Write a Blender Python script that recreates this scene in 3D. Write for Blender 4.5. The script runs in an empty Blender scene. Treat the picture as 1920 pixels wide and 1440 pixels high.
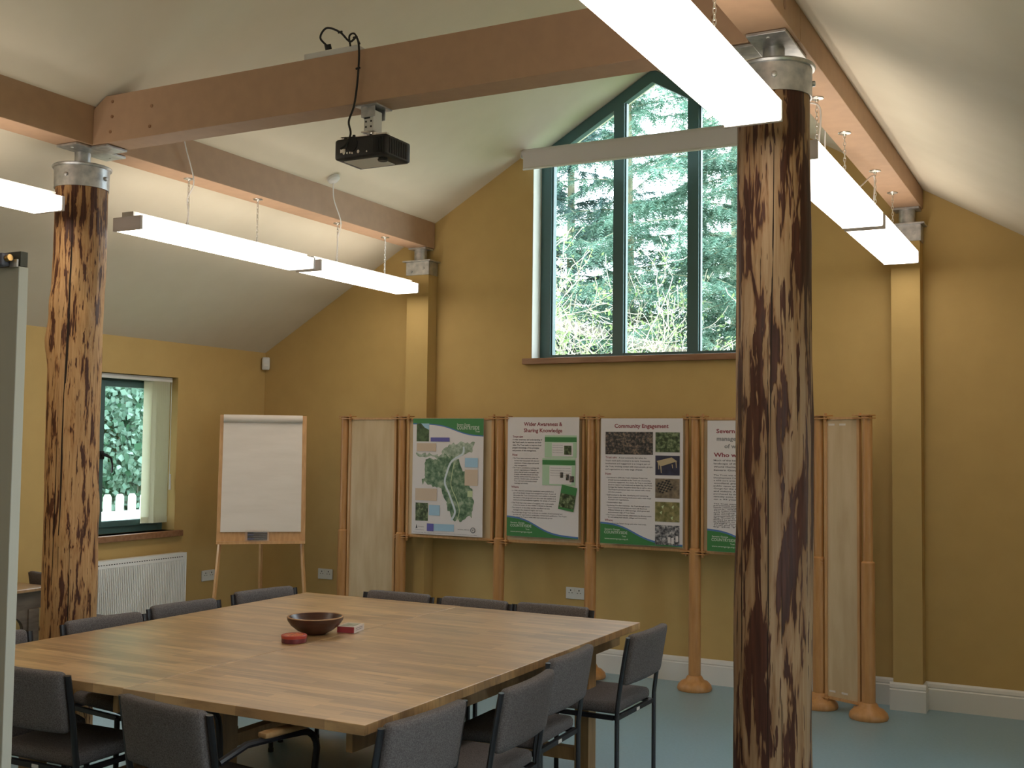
import bpy, bmesh, math, random
import numpy as np
from mathutils import Vector, Matrix, noise

# ------------------------------------------------------------------ camera, world, exposure
S = bpy.context.scene
COL = S.collection
S.view_settings.view_transform = 'Standard'
S.view_settings.look = 'None'
S.view_settings.gamma = 1.0
S.view_settings.use_curve_mapping = False
S.view_settings.exposure = 0.46

YAW, PIT, ROL, FPX = -4.81028393e-01, 5.30640861e-02, 1.18981849e-02, 2109.587
_f = Vector((math.sin(YAW)*math.cos(PIT), math.cos(YAW)*math.cos(PIT), math.sin(PIT)))
_r = Vector((math.cos(YAW), -math.sin(YAW), 0)); _u = _r.cross(_f)
_R = _r*math.cos(ROL) + _u*math.sin(ROL); _U = -_r*math.sin(ROL) + _u*math.cos(ROL)
cd = bpy.data.cameras.new('camera'); cam = bpy.data.objects.new('camera', cd); COL.objects.link(cam)
cd.sensor_width = 36.0; cd.sensor_fit = 'HORIZONTAL'; cd.lens = FPX/1920*36
cd.clip_start = 0.05; cd.clip_end = 200
m = Matrix((_R, _U, -_f)).transposed().to_4x4(); m.translation = (0, 0, 1.65)
cam.matrix_world = m
S.camera = cam

SKY = 8.0
w = bpy.data.worlds.new('overcast_sky'); S.world = w; w.use_nodes = True
nt = w.node_tree; nt.nodes.clear()
wo = nt.nodes.new('ShaderNodeOutputWorld'); wb = nt.nodes.new('ShaderNodeBackground')
wb.inputs[0].default_value = (0.84, 0.91, 1.0, 1); wb.inputs[1].default_value = SKY
nt.links.new(wb.outputs[0], wo.inputs[0])

LAMP = 5.65          # emission of the fluorescent diffusers

# ------------------------------------------------------------------ materials
def mat(name, col, rough=0.6, metal=0.0, spec=0.5):
    m = bpy.data.materials.new(name); m.use_nodes = True
    b = m.node_tree.nodes['Principled BSDF']
    b.inputs['Base Color'].default_value = (*col, 1); b.inputs['Roughness'].default_value = rough
    b.inputs['Metallic'].default_value = metal; b.inputs['Specular IOR Level'].default_value = spec
    return m
def N(m, t, **kw):
    n = m.node_tree.nodes.new(t)
    for k, v in kw.items(): setattr(n, k, v)
    return n
def LK(m, a, b): m.node_tree.links.new(a, b)
def BS(m): return m.node_tree.nodes['Principled BSDF']
def coords(m, scale=(1, 1, 1), kind='Object', loc=(0, 0, 0)):
    tc = N(m, 'ShaderNodeTexCoord'); mp = N(m, 'ShaderNodeMapping')
    mp.inputs['Scale'].default_value = scale; mp.inputs['Location'].default_value = loc
    LK(m, tc.outputs[kind], mp.inputs['Vector']); return mp.outputs['Vector']
def nz(m, vec, scale, detail=3, rough=0.5, dist=0.0):
    n = N(m, 'ShaderNodeTexNoise'); n.inputs['Scale'].default_value = scale
    n.inputs['Detail'].default_value = detail; n.inputs['Roughness'].default_value = rough
    n.inputs['Distortion'].default_value = dist
    LK(m, vec, n.inputs['Vector']); return n.outputs['Fac']
def ramp(m, fac, stops):
    r = N(m, 'ShaderNodeValToRGB'); e = r.color_ramp.elements
    while len(e) < len(stops): e.new(0.5)
    for i, (p, c) in enumerate(stops): e[i].position = p; e[i].color = (*c, 1)
    LK(m, fac, r.inputs['Fac']); return r.outputs['Color']
def bump(m, fac, strength=0.2, dist=0.01):
    b = N(m, 'ShaderNodeBump'); b.inputs['Strength'].default_value = strength
    b.inputs['Distance'].default_value = dist
    LK(m, fac, b.inputs['Height']); LK(m, b.outputs['Normal'], BS(m).inputs['Normal'])
def noisy(name, c1, c2, scale=30, stretch=(1, 1, 1), rough=0.6, detail=4, bstr=0.1, bd=0.003, lo=0.35, hi=0.65, metal=0.0, spec=0.5):
    m = mat(name, c1, rough, metal, spec); v = coords(m, stretch)
    f = nz(m, v, scale, detail); LK(m, ramp(m, f, [(lo, c1), (hi, c2)]), BS(m).inputs['Base Color'])
    if bstr: bump(m, f, bstr, bd)
    return m

M = {}
M['wall'] = noisy('ochre_wall_paint', (0.475, 0.325, 0.125), (0.50, 0.343, 0.133), 6, rough=0.75, bstr=0.04, spec=0.25)
M['ceiling'] = noisy('cream_ceiling_paint', (0.65, 0.58, 0.46), (0.67, 0.60, 0.48), 5, rough=0.8, bstr=0.03, spec=0.2)
M['beam'] = noisy('beam_paint', (0.42, 0.265, 0.17), (0.45, 0.285, 0.18), 14, rough=0.65, bstr=0.06, spec=0.3)
M['white'] = mat('white_gloss_paint', (0.66, 0.65, 0.62), 0.4)
M['reveal'] = mat('white_reveal_paint', (0.66, 0.66, 0.60), 0.7)
M['radiator'] = mat('radiator_enamel', (0.82, 0.82, 0.80), 0.4)
M['plastic'] = mat('white_plastic', (0.62, 0.62, 0.60), 0.4)
M['green'] = mat('dark_green_frame_paint', (0.055, 0.12, 0.12), 0.35)
M['black'] = mat('black_steel', (0.008, 0.008, 0.012), 0.38)
M['rubber'] = mat('black_rubber', (0.01, 0.01, 0.01), 0.7)
M['blackplastic'] = noisy('black_plastic', (0.006, 0.006, 0.007), (0.012, 0.011, 0.011), 60, rough=0.5, bstr=0.05)
M['slot'] = mat('dark_slot', (0.01, 0.01, 0.01), 0.8)
M['lensglass'] = mat('lens_glass', (0.01, 0.01, 0.02), 0.08)
M['chain'] = mat('zinc_chain', (0.75, 0.72, 0.68), 0.3, 1.0)
M['cable_white'] = mat('white_cable', (0.62, 0.58, 0.55), 0.5)
M['fabric'] = noisy('grey_wool_fabric', (0.092, 0.082, 0.082), (0.165, 0.15, 0.15), 220, rough=0.95, bstr=0.4, bd=0.002, spec=0.1)
M['paper'] = noisy('flipchart_paper', (0.62, 0.56, 0.50), (0.66, 0.60, 0.54), 3, (1, 1, 5), rough=0.8, bstr=0.35, bd=0.006, spec=0.15)
M['pine'] = noisy('varnished_pine', (0.42, 0.22, 0.085), (0.52, 0.29, 0.12), 9, (6, 6, 0.6), rough=0.45, bstr=0.05)
M['orange'] = noisy('orange_varnished_tube', (0.39, 0.185, 0.058), (0.46, 0.23, 0.08), 8, (5, 5, 0.7), rough=0.42, bstr=0.04)
M['ply'] = noisy('pale_birch_ply', (0.46, 0.33, 0.185), (0.54, 0.40, 0.24), 5, (3, 3, 0.5), rough=0.6, bstr=0.04)
M['sill'] = noisy('brown_sill_wood', (0.22, 0.105, 0.05), (0.30, 0.155, 0.08), 6, (0.7, 6, 6), rough=0.45, bstr=0.04)
M['darkwood'] = noisy('dark_table_wood', (0.10, 0.075, 0.055), (0.15, 0.115, 0.085), 8, (1, 1, 6), rough=0.6, bstr=0.04)
M['legwood'] = noisy('table_leg_wood', (0.26, 0.15, 0.06), (0.34, 0.20, 0.085), 8, (5, 5, 0.7), rough=0.5, bstr=0.04)
M['slat'] = None

def galv():
    m = mat('galvanised_steel', (0.5, 0.5, 0.5), 0.42, 0.85); v = coords(m)
    vo = N(m, 'ShaderNodeTexVoronoi'); vo.inputs['Scale'].default_value = 45; LK(m, v, vo.inputs['Vector'])
    f = nz(m, v, 25, 4)
    LK(m, ramp(m, f, [(0.3, (0.36, 0.37, 0.39)), (0.7, (0.58, 0.58, 0.57))]), BS(m).inputs['Base Color'])
    bump(m, vo.outputs['Distance'], 0.06, 0.002); return m
M['galv'] = galv()

def floor_mat():
    m = mat('blue_green_vinyl', (0.1, 0.1, 0.1), 0.34, spec=0.9); v = coords(m)
    f = nz(m, v, 60, 5, 0.7); g = nz(m, v, 1.5, 2)
    c = ramp(m, f, [(0.3, (0.135, 0.27, 0.34)), (0.7, (0.19, 0.345, 0.43))])
    LK(m, c, BS(m).inputs['Base Color'])
    mr = N(m, 'ShaderNodeMapRange'); mr.inputs['To Min'].default_value = 0.32; mr.inputs['To Max'].default_value = 0.42
    LK(m, g, mr.inputs['Value']); LK(m, mr.outputs['Result'], BS(m).inputs['Roughness'])
    BS(m).inputs['Coat Weight'].default_value = 0.8; BS(m).inputs['Coat Roughness'].default_value = 0.42; BS(m).inputs['Coat IOR'].default_value = 1.6
    bump(m, f, 0.05, 0.002); return m
M['floor'] = floor_mat()

def stave_mat(name, c1, c2, c3, rough=0.36):
    m = mat(name, c1, rough, spec=0.85); v = coords(m)
    br = N(m, 'ShaderNodeTexBrick'); LK(m, v, br.inputs['Vector'])
    br.offset = 0.37; br.squash = 1.0
    br.inputs['Scale'].default_value = 1.0; br.inputs['Brick Width'].default_value = 0.38
    br.inputs['Row Height'].default_value = 0.043; br.inputs['Mortar Size'].default_value = 0.0004
    br.inputs['Color1'].default_value = (*c1, 1); br.inputs['Color2'].default_value = (*c2, 1)
    br.inputs['Mortar'].default_value = (*[x*0.6 for x in c3], 1); br.inputs['Bias'].default_value = 0.0
    v2 = coords(m, (1.2, 18, 5)); f = nz(m, v2, 3.5, 5, 0.6)
    v3 = coords(m, (0.5, 5, 1)); g = nz(m, v3, 2.2, 2)
    cr = ramp(m, f, [(0.28, (0.52, 0.47, 0.42)), (0.48, (0.92, 0.90, 0.88)), (0.75, (1.12, 1.12, 1.12))])
    mx = N(m, 'ShaderNodeMix', data_type='RGBA', blend_type='MULTIPLY'); mx.inputs[0].default_value = 0.75
    LK(m, br.outputs['Color'], mx.inputs[6]); LK(m, cr, mx.inputs[7]); mx.inputs[0].default_value = 0.95
    cg = ramp(m, g, [(0.35, (0.78, 0.76, 0.74)), (0.6, (1.08, 1.06, 1.04))])
    mx2 = N(m, 'ShaderNodeMix', data_type='RGBA', blend_type='MULTIPLY'); mx2.inputs[0].default_value = 0.7
    LK(m, mx.outputs[2], mx2.inputs[6]); LK(m, cg, mx2.inputs[7])
    LK(m, mx2.outputs[2], BS(m).inputs['Base Color']); bump(m, f, 0.03, 0.001)
    BS(m).inputs['Coat Weight'].default_value = 0.8; BS(m).inputs['Coat Roughness'].default_value = 0.40; BS(m).inputs['Coat IOR'].default_value = 1.6
    return m
M['stave'] = stave_mat('butcher_block_staves', (0.56, 0.36, 0.165), (0.34, 0.20, 0.085), (0.22, 0.12, 0.05), 0.34)
M['oldtop'] = stave_mat('old_desk_top', (0.38, 0.22, 0.09), (0.32, 0.18, 0.07), (0.2, 0.12, 0.05), 0.4)

def log_mat(name, wood1, wood2, bark, scale, zs, thr, seed, top=0.0):
    m = mat(name, wood1, 0.55, spec=0.35)
    v = coords(m, (1, 1, zs), loc=(seed, seed*1.7, seed*0.3))
    f = nz(m, v, scale, 4, 0.62, 0.25)
    if top:
        tc = N(m, 'ShaderNodeTexCoord'); sx = N(m, 'ShaderNodeSeparateXYZ'); LK(m, tc.outputs['Object'], sx.inputs[0])
        mr = N(m, 'ShaderNodeMapRange'); mr.inputs['From Min'].default_value = 2.0; mr.inputs['From Max'].default_value = 2.9; mr.inputs['To Max'].default_value = top
        LK(m, sx.outputs['Z'], mr.inputs['Value']); ad0 = N(m, 'ShaderNodeMath', operation='ADD'); LK(m, f, ad0.inputs[0]); LK(m, mr.outputs['Result'], ad0.inputs[1]); f = ad0.outputs[0]
    v2 = coords(m, (1, 1, zs*0.55), loc=(seed*2, 0, 0)); f2 = nz(m, v2, scale*3.2, 3, 0.6, 0.3)
    v3 = coords(m, (1, 1, 0.05), loc=(seed, 0, 5)); f3 = nz(m, v3, scale*5, 3)
    v4 = coords(m, (1, 1, 0.35), loc=(0, seed, 0)); f4 = nz(m, v4, 3.0, 3)
    big = ramp(m, f, [(thr-0.012, (0, 0, 0)), (thr+0.012, (1, 1, 1))])
    small = ramp(m, f2, [(thr+0.050, (0, 0, 0)), (thr+0.070, (1, 1, 1))])
    wood = ramp(m, f3, [(0.3, wood2), (0.62, wood1)])
    wd = N(m, 'ShaderNodeMix', data_type='RGBA', blend_type='MULTIPLY'); wd.inputs[0].default_value = 0.8
    LK(m, wood, wd.inputs[6]); LK(m, ramp(m, f4, [(0.35, (0.68, 0.62, 0.58)), (0.6, (1.05, 1.05, 1.05))]), wd.inputs[7])
    edge = ramp(m, f, [(thr-0.07, (1, 1, 1)), (thr, (0.72, 0.55, 0.42))])
    we = N(m, 'ShaderNodeMix', data_type='RGBA', blend_type='MULTIPLY'); we.inputs[0].default_value = 0.8
    LK(m, wd.outputs[2], we.inputs[6]); LK(m, edge, we.inputs[7])
    mxm = N(m, 'ShaderNodeMath', operation='MAXIMUM'); LK(m, big, mxm.inputs[0]); LK(m, small, mxm.inputs[1])
    bk = ramp(m, f3, [(0.35, bark), (0.7, [min(1, c*2.1) for c in bark])])
    mx = N(m, 'ShaderNodeMix', data_type='RGBA'); LK(m, mxm.outputs[0], mx.inputs[0])
    LK(m, we.outputs[2], mx.inputs[6]); LK(m, bk, mx.inputs[7])
    LK(m, mx.outputs[2], BS(m).inputs['Base Color'])
    ad = N(m, 'ShaderNodeMath', operation='MULTIPLY_ADD'); LK(m, f3, ad.inputs[0]); ad.inputs[1].default_value = 0.5
    LK(m, mxm.outputs[0], ad.inputs[2]); bump(m, ad.outputs[0], 0.5, 0.006)
    return m
M['log_a'] = log_mat('peeled_log_fine_streaks', (0.56, 0.335, 0.15), (0.42, 0.23, 0.095), (0.055, 0.018, 0.008), 29, 0.13, 0.568, 3.1, 0.045)
M['log_b'] = log_mat('peeled_log_broad_patches', (0.385, 0.255, 0.145), (0.28, 0.17, 0.085), (0.040, 0.013, 0.007), 15.0, 0.13, 0.532, 8.4)
M['crack'] = mat('log_crack', (0.02, 0.01, 0.006), 0.9)

def emis(name, col, s):
    m = bpy.data.materials.new(name); m.use_nodes = True; t = m.node_tree; t.nodes.clear()
    o = t.nodes.new('ShaderNodeOutputMaterial'); e = t.nodes.new('ShaderNodeEmission')
    e.inputs[0].default_value = (*col, 1); e.inputs[1].default_value = s; t.links.new(e.outputs[0], o.inputs[0]); return m
M['lamp'] = emis('lit_diffuser', (1.0, 0.90, 0.77), LAMP)
M['lampend'] = emis('lit_diffuser_end', (1.0, 0.86, 0.80), 0.9)

def glass_mat():
    m = bpy.data.materials.new('window_glass'); m.use_nodes = True; t = m.node_tree; t.nodes.clear()
    o = t.nodes.new('ShaderNodeOutputMaterial'); tr = t.nodes.new('ShaderNodeBsdfTransparent')
    tr.inputs[0].default_value = (0.93, 0.97, 0.96, 1)
    gl = t.nodes.new('ShaderNodeBsdfGlossy'); gl.inputs['Roughness'].default_value = 0.02
    lw = t.nodes.new('ShaderNodeLayerWeight'); pw = t.nodes.new('ShaderNodeMath'); pw.operation = 'POWER'; pw.inputs[1].default_value = 5.0
    lw.inputs[0].default_value = 0.5; t.links.new(lw.outputs['Facing'], pw.inputs[0])
    fr = t.nodes.new('ShaderNodeMath'); fr.operation = 'MULTIPLY_ADD'; fr.inputs[1].default_value = 0.85; fr.inputs[2].default_value = 0.035
    t.links.new(pw.outputs[0], fr.inputs[0])
    mx = t.nodes.new('ShaderNodeMixShader')
    t.links.new(fr.outputs[0], mx.inputs[0]); t.links.new(tr.outputs[0], mx.inputs[1]); t.links.new(gl.outputs[0], mx.inputs[2])
    t.links.new(mx.outputs[0], o.inputs[0]); return m
M['glass'] = glass_mat()

def translucent(name, col, tcol, fac):
    m = bpy.data.materials.new(name); m.use_nodes = True; t = m.node_tree; t.nodes.clear()
    o = t.nodes.new('ShaderNodeOutputMaterial'); d = t.nodes.new('ShaderNodeBsdfDiffuse'); d.inputs[0].default_value = (*col, 1)
    r = t.nodes.new('ShaderNodeBsdfTranslucent'); r.inputs[0].default_value = (*tcol, 1)
    mx = t.nodes.new('ShaderNodeMixShader'); mx.inputs[0].default_value = fac
    t.links.new(d.outputs[0], mx.inputs[1]); t.links.new(r.outputs[0], mx.inputs[2]); t.links.new(mx.outputs[0], o.inputs[0]); return m
M['capglow'] = translucent('milky_end_cap', (0.55, 0.52, 0.50), (0.6, 0.56, 0.54), 0.18)
M['slat'] = translucent('blind_slat_fabric', (0.78, 0.76, 0.60), (0.80, 0.82, 0.74), 0.55)
M['blind'] = translucent('roller_blind_fabric', (0.66, 0.62, 0.62), (0.45, 0.42, 0.42), 0.12)
def leafmat(name, c1, c2, fac=0.35, scale=1.3):
    m = translucent(name, c1, c2, fac); t = m.node_tree
    g = t.nodes.new('ShaderNodeNewGeometry'); r = t.nodes.new('ShaderNodeValToRGB')
    r.color_ramp.elements[0].color = (*c1, 1); r.color_ramp.elements[1].color = (*c2, 1)
    t.links.new(g.outputs['Random Per Island'], r.inputs[0])
    for n in t.nodes:
        if n.type in ('BSDF_DIFFUSE', 'BSDF_TRANSLUCENT'): t.links.new(r.outputs[0], n.inputs[0])
    return m
M['needle'] = leafmat('conifer_needles', (0.05, 0.14, 0.10), (0.30, 0.46, 0.36))
M['needle_dark'] = leafmat('dark_conifer_needles', (0.04, 0.09, 0.09), (0.17, 0.28, 0.26))
M['needle_light'] = leafmat('light_conifer_needles', (0.10, 0.18, 0.11), (0.32, 0.43, 0.33))
M['leaf'] = leafmat('fresh_leaves', (0.18, 0.30, 0.10), (0.40, 0.52, 0.26))
M['ivy'] = leafmat('ivy_leaves', (0.04, 0.11, 0.06), (0.28, 0.44, 0.36), 0.3)
M['twig'] = mat('pale_twig_bark', (0.45, 0.41, 0.34), 0.8)
M['trunk'] = noisy('conifer_bark', (0.20, 0.20, 0.12), (0.32, 0.31, 0.20), 12, (2, 2, 0.5), rough=0.9, bstr=0.3)
M['grass'] = noisy('woodland_ground', (0.08, 0.14, 0.045), (0.13, 0.21, 0.08), 4, rough=0.95, bstr=0.3)
M['fence'] = mat('white_fence_paint', (0.85, 0.85, 0.85), 0.6)

# ------------------------------------------------------------------ mesh helpers
def obj(name, bm, m, parent=None, smooth=False, bev=0):
    me = bpy.data.meshes.new(name); bmesh.ops.recalc_face_normals(bm, faces=bm.faces[:])
    bm.to_mesh(me); bm.free()
    for mm in (m if isinstance(m, (list, tuple)) else [m]): me.materials.append(mm)
    if smooth:
        for p in me.polygons: p.use_smooth = True
    o = bpy.data.objects.new(name, me); COL.objects.link(o)
    if parent is not None: o.parent = parent
    if bev:
        b = o.modifiers.new('bevel', 'BEVEL'); b.width = bev; b.segments = 2; b.limit_method = 'ANGLE'; b.angle_limit = math.radians(40)
    if smooth:
        try:
            me.set_sharp_from_angle(angle=math.radians(42))
        except Exception: pass
    return o
def NB(): return bmesh.new()
def box(bm, x0, x1, y0, y1, z0, z1, mi=0, mx=None):
    vs = [bm.verts.new(Vector((x, y, z)) if mx is None else mx @ Vector((x, y, z))) for z in (z0, z1) for y in (y0, y1) for x in (x0, x1)]
    for f in ((0, 2, 3, 1), (4, 5, 7, 6), (0, 1, 5, 4), (2, 6, 7, 3), (0, 4, 6, 2), (1, 3, 7, 5)):
        bm.faces.new([vs[i] for i in f]).material_index = mi
    return bm
def rbox(bm, x0, x1, y0, y1, z0, z1, r, cuts=10, fn=None):
    t = NB(); bmesh.ops.create_cube(t, size=2); bmesh.ops.subdivide_edges(t, edges=t.edges[:], cuts=cuts, use_grid_fill=True)
    cx, cy, cz = (x0+x1)/2, (y0+y1)/2, (z0+z1)/2; hx, hy, hz = (x1-x0)/2, (y1-y0)/2, (z1-z0)/2
    mp = {}
    for v in t.verts:
        def g(a): return math.copysign(1-(1-abs(a))**1.6, a)
        p = Vector((g(v.co.x)*hx, g(v.co.y)*hy, g(v.co.z)*hz))
        q = Vector((max(-hx+r, min(hx-r, p.x)), max(-hy+r, min(hy-r, p.y)), max(-hz+r, min(hz-r, p.z))))
        d = p-q
        if d.length > 1e-6: p = q + d.normalized()*r
        p = p + Vector((cx, cy, cz))
        if fn: p = Vector(fn(p))
        mp[v] = bm.verts.new(p)
    for f in t.faces: bm.faces.new([mp[v] for v in f.verts])
    t.free(); return bm
def frame_at(d):
    d = d.normalized(); a = Vector((0, 0, 1)) if abs(d.z) < 0.95 else Vector((1, 0, 0))
    x = d.cross(a).normalized(); return x, d.cross(x).normalized()
def tube(bm, pts, r, seg=8, caps=True, flat=1.0):
    pts = [Vector(p) for p in pts]; n = len(pts); rs = r if isinstance(r, (list, tuple)) else [r]*n
    px, _ = frame_at(pts[1]-pts[0]); rings = []
    for i, p in enumerate(pts):
        d = (pts[min(i+1, n-1)]-pts[max(i-1, 0)]).normalized()
        px = (px - d*px.dot(d)).normalized(); py = d.cross(px)
        rings.append([bm.verts.new(p + (px*math.cos(2*math.pi*k/seg)*flat + py*math.sin(2*math.pi*k/seg))*rs[i]) for k in range(seg)])
    for a, b in zip(rings, rings[1:]):
        for k in range(seg): bm.faces.new((a[k], a[(k+1) % seg], b[(k+1) % seg], b[k]))
    if caps:
        if rs[0] > 1e-5: bm.faces.new(rings[0][::-1])
        if rs[-1] > 1e-5: bm.faces.new(rings[-1])
    return bm
def lathe(bm, prof, seg=32, c=(0, 0, 0), wob=None):
    c = Vector(c); rings = []
    for r, z in prof:
        if r < 1e-6: rings.append([bm.verts.new(c+Vector((0, 0, z)))]); continue
        rings.append([bm.verts.new(c+Vector((r*math.cos(2*math.pi*k/seg), r*math.sin(2*math.pi*k/seg), z))) for k in range(seg)])
    for a, b in zip(rings, rings[1:]):
        for k in range(seg):
            k2 = (k+1) % seg
            if len(a) == 1 and len(b) == 1: continue
            if len(a) == 1: bm.faces.new((a[0], b[k2], b[k]))
            elif len(b) == 1: bm.faces.new((a[k], a[k2], b[0]))
            else: bm.faces.new((a[k], a[k2], b[k2], b[k]))
    return bm
def prism(bm, poly, y0, y1, mi=0):            # polygon in XZ, extruded along Y
    a = [bm.verts.new((x, y0, z)) for x, z in poly]; b = [bm.verts.new((x, y1, z)) for x, z in poly]
    bm.faces.new(a).material_index = mi; bm.faces.new(b[::-1]).material_index = mi; n = len(poly)
    for i in range(n): bm.faces.new((a[i], b[i], b[(i+1) % n], a[(i+1) % n])).material_index = mi
    return bm
def arc(c, r, a0, a1, n, plane='xz'):
    o = []
    for i in range(n+1):
        a = math.radians(a0+(a1-a0)*i/n); s, t = r*math.cos(a), r*math.sin(a)
        o.append({'xz': (c[0]+s, c[1], c[2]+t), 'yz': (c[0], c[1]+s, c[2]+t), 'xy': (c[0]+s, c[1]+t, c[2])}[plane])
    return o
def spline(pts, n=10):
    P = [Vector(p) for p in pts]; P = [2*P[0]-P[1]]+P+[2*P[-1]-P[-2]]; o = []
    for i in range(1, len(P)-2):
        for k in range(n):
            t = k/n; a, b, c, d = P[i-1:i+3]
            o.append(0.5*((2*b)+(-a+c)*t+(2*a-5*b+4*c-d)*t*t+(-a+3*b-3*c+d)*t**3))
    o.append(P[-2]); return o
def tag(o, label, cat, group=None):
    o['label'] = label; o['category'] = cat
    if group: o['group'] = group
    return o
def thing(name, label, cat, loc=(0, 0, 0), rz=0, group=None):
    o = bpy.data.objects.new(name, None); COL.objects.link(o); o.location = loc; o.rotation_euler = (0, 0, rz)
    o.empty_display_size = 0.1
    return tag(o, label, cat, group)
def struct(name, bm, m, parent=None, **k):
    o = obj(name, bm, m, parent, **k)
    if parent is None: o['kind'] = 'structure'
    return o
def copy_tree(o, parent=None):
    c = o.copy(); COL.objects.link(c)
    if parent is not None: c.parent = parent
    for ch in list(o.children): copy_tree(ch, c)
    return c

# ------------------------------------------------------------------ room shell
XL, XR, YG, YF = -6.42, 0.62, 7.66, -3.0
RX, SL, EZ = -2.92, 0.585, 2.413
def cz(x): return EZ+SL*(x-XL) if x < RX else EZ+SL*(RX-XL)-SL*(x-RX)
RZ = cz(RX); EZR = cz(XR)
T = 0.14
struct('floor', box(NB(), XL-0.4, XR+0.4, YF-0.3, YG+T+0.25, -0.12, 0), M['floor'])
bm = NB()
prism(bm, [(XL-0.4, cz(XL)-0.4*SL), (RX, RZ), (RX, RZ+0.15), (XL-0.4, cz(XL)-0.4*SL+0.15)], YF-0.3, YG+0.40)
prism(bm, [(XR+0.4, cz(XR)-0.4*SL), (XR+0.4, cz(XR)-0.4*SL+0.15), (RX, RZ+0.15), (RX, RZ)], YF-0.3, YG+0.40)
struct('ceiling', bm, M['ceiling'])
# gable wall with a pentagonal opening running up to the ceiling
WX0, WX1, WZ0 = -3.835, -1.965, 2.30
bm = NB()
prism(bm, [(XL-0.3, -0.1), (WX0, -0.1), (WX0, cz(WX0)+0.05), (XL-0.3, cz(XL-0.3)+0.05)], YG, YG+0.30)
prism(bm, [(WX0, -0.1), (WX1, -0.1), (WX1, WZ0), (WX0, WZ0)], YG, YG+0.30)
prism(bm, [(WX1, -0.1), (XR+0.3, -0.1), (XR+0.3, cz(XR+0.3)+0.05), (WX1, cz(WX1)+0.05)], YG, YG+0.30)
struct('wall_back', bm, M['wall'])
struct('wall_front', prism(NB(), [(XL-0.3, -0.1), (XR+0.3, -0.1), (XR+0.3, cz(XR+0.3)), (RX, RZ+0.1), (XL-0.3, cz(XL-0.3))], YF-0.3, YF), M['wall'])
def side_wall(name, x0, x1, holes, zt):
    bm = NB(); y = YF-0.3
    for (a, b, z0, z1) in holes:
        box(bm, x0, x1, y, a, -0.1, zt); box(bm, x0, x1, a, b, -0.1, z0); box(bm, x0, x1, a, b, z1, zt); y = b
    box(bm, x0, x1, y, YG+0.02, -0.1, zt); return struct(name, bm, M['wall'])
LW = (5.46, 6.625, 0.945, 2.138)
side_wall('wall_left', XL-0.30, XL, [LW], cz(XL)+0.02)
RWS = [(1.5, 2.9, 0.95, 2.14), (5.3, 5.85, 0.06, 2.16)]
side_wall('wall_right', XR, XR+0.30, RWS, cz(XR)+0.02)
# white reveals
bm = NB(); box(bm, WX0, WX0+0.004, YG+0.002, YG+0.14, WZ0, cz(WX0)+0.0); box(bm, WX1-0.004, WX1, YG+0.002, YG+0.14, WZ0, cz(WX1))
struct('trim_1', bm, M['reveal'])

# skirting boards
def skirt_prof(d=0.02, h=0.172):
    return [(0, 0), (d, 0), (d, h-0.045), (d*0.72, h-0.038), (d*0.85, h-0.03), (d*0.6, h-0.012), (0.003, h), (0, h)]
def skirt_x(bm, x0, x1, y):        # board on a wall facing -Y
    p = skirt_prof(); a = [bm.verts.new((x0, y-d, z)) for d, z in p]; b = [bm.verts.new((x1, y-d, z)) for d, z in p]
    bm.faces.new(a); bm.faces.new(b[::-1])
    for i in range(len(p)): bm.faces.new((a[i], b[i], b[(i+1) % len(p)], a[(i+1) % len(p)]))
def skirt_y(bm, y0, y1, x, s):
    p = skirt_prof(); a = [bm.verts.new((x+s*d, y0, z)) for d, z in p]; b = [bm.verts.new((x+s*d, y1, z)) for d, z in p]
    bm.faces.new(a); bm.faces.new(b[::-1])
    for i in range(len(p)): bm.faces.new((a[i], b[i], b[(i+1) % len(p)], a[(i+1) % len(p)]))
PLX = (-4.885, -4.685); PRX = (-1.178, -1.000); PY = 7.53
bm = NB()
skirt_x(bm, XL, PLX[0], YG); skirt_x(bm, PLX[1], PRX[0], YG); skirt_x(bm, PRX[1], XR, YG)
for a, b in (PLX, PRX):
    skirt_x(bm, a-0.02, b+0.02, PY); skirt_y(bm, PY, YG-0.02, a, -1); skirt_y(bm, PY, YG-0.02, b, 1)
struct('baseboard_back', bm, M['white'])
bm = NB(); skirt_y(bm, YF, YG-0.02, XL, 1); struct('baseboard_left', bm, M['white'])
bm = NB(); skirt_y(bm, YF, YG-0.02, XR, -1); struct('baseboard_right', bm, M['white'])
# boxed wall columns
for i, (a, b) in enumerate((PLX, PRX)):
    struct('trim_%d' % (i+2), box(NB(), a, b, PY, YG-0.001, 0.0, 3.0), M['wall'])

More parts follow.
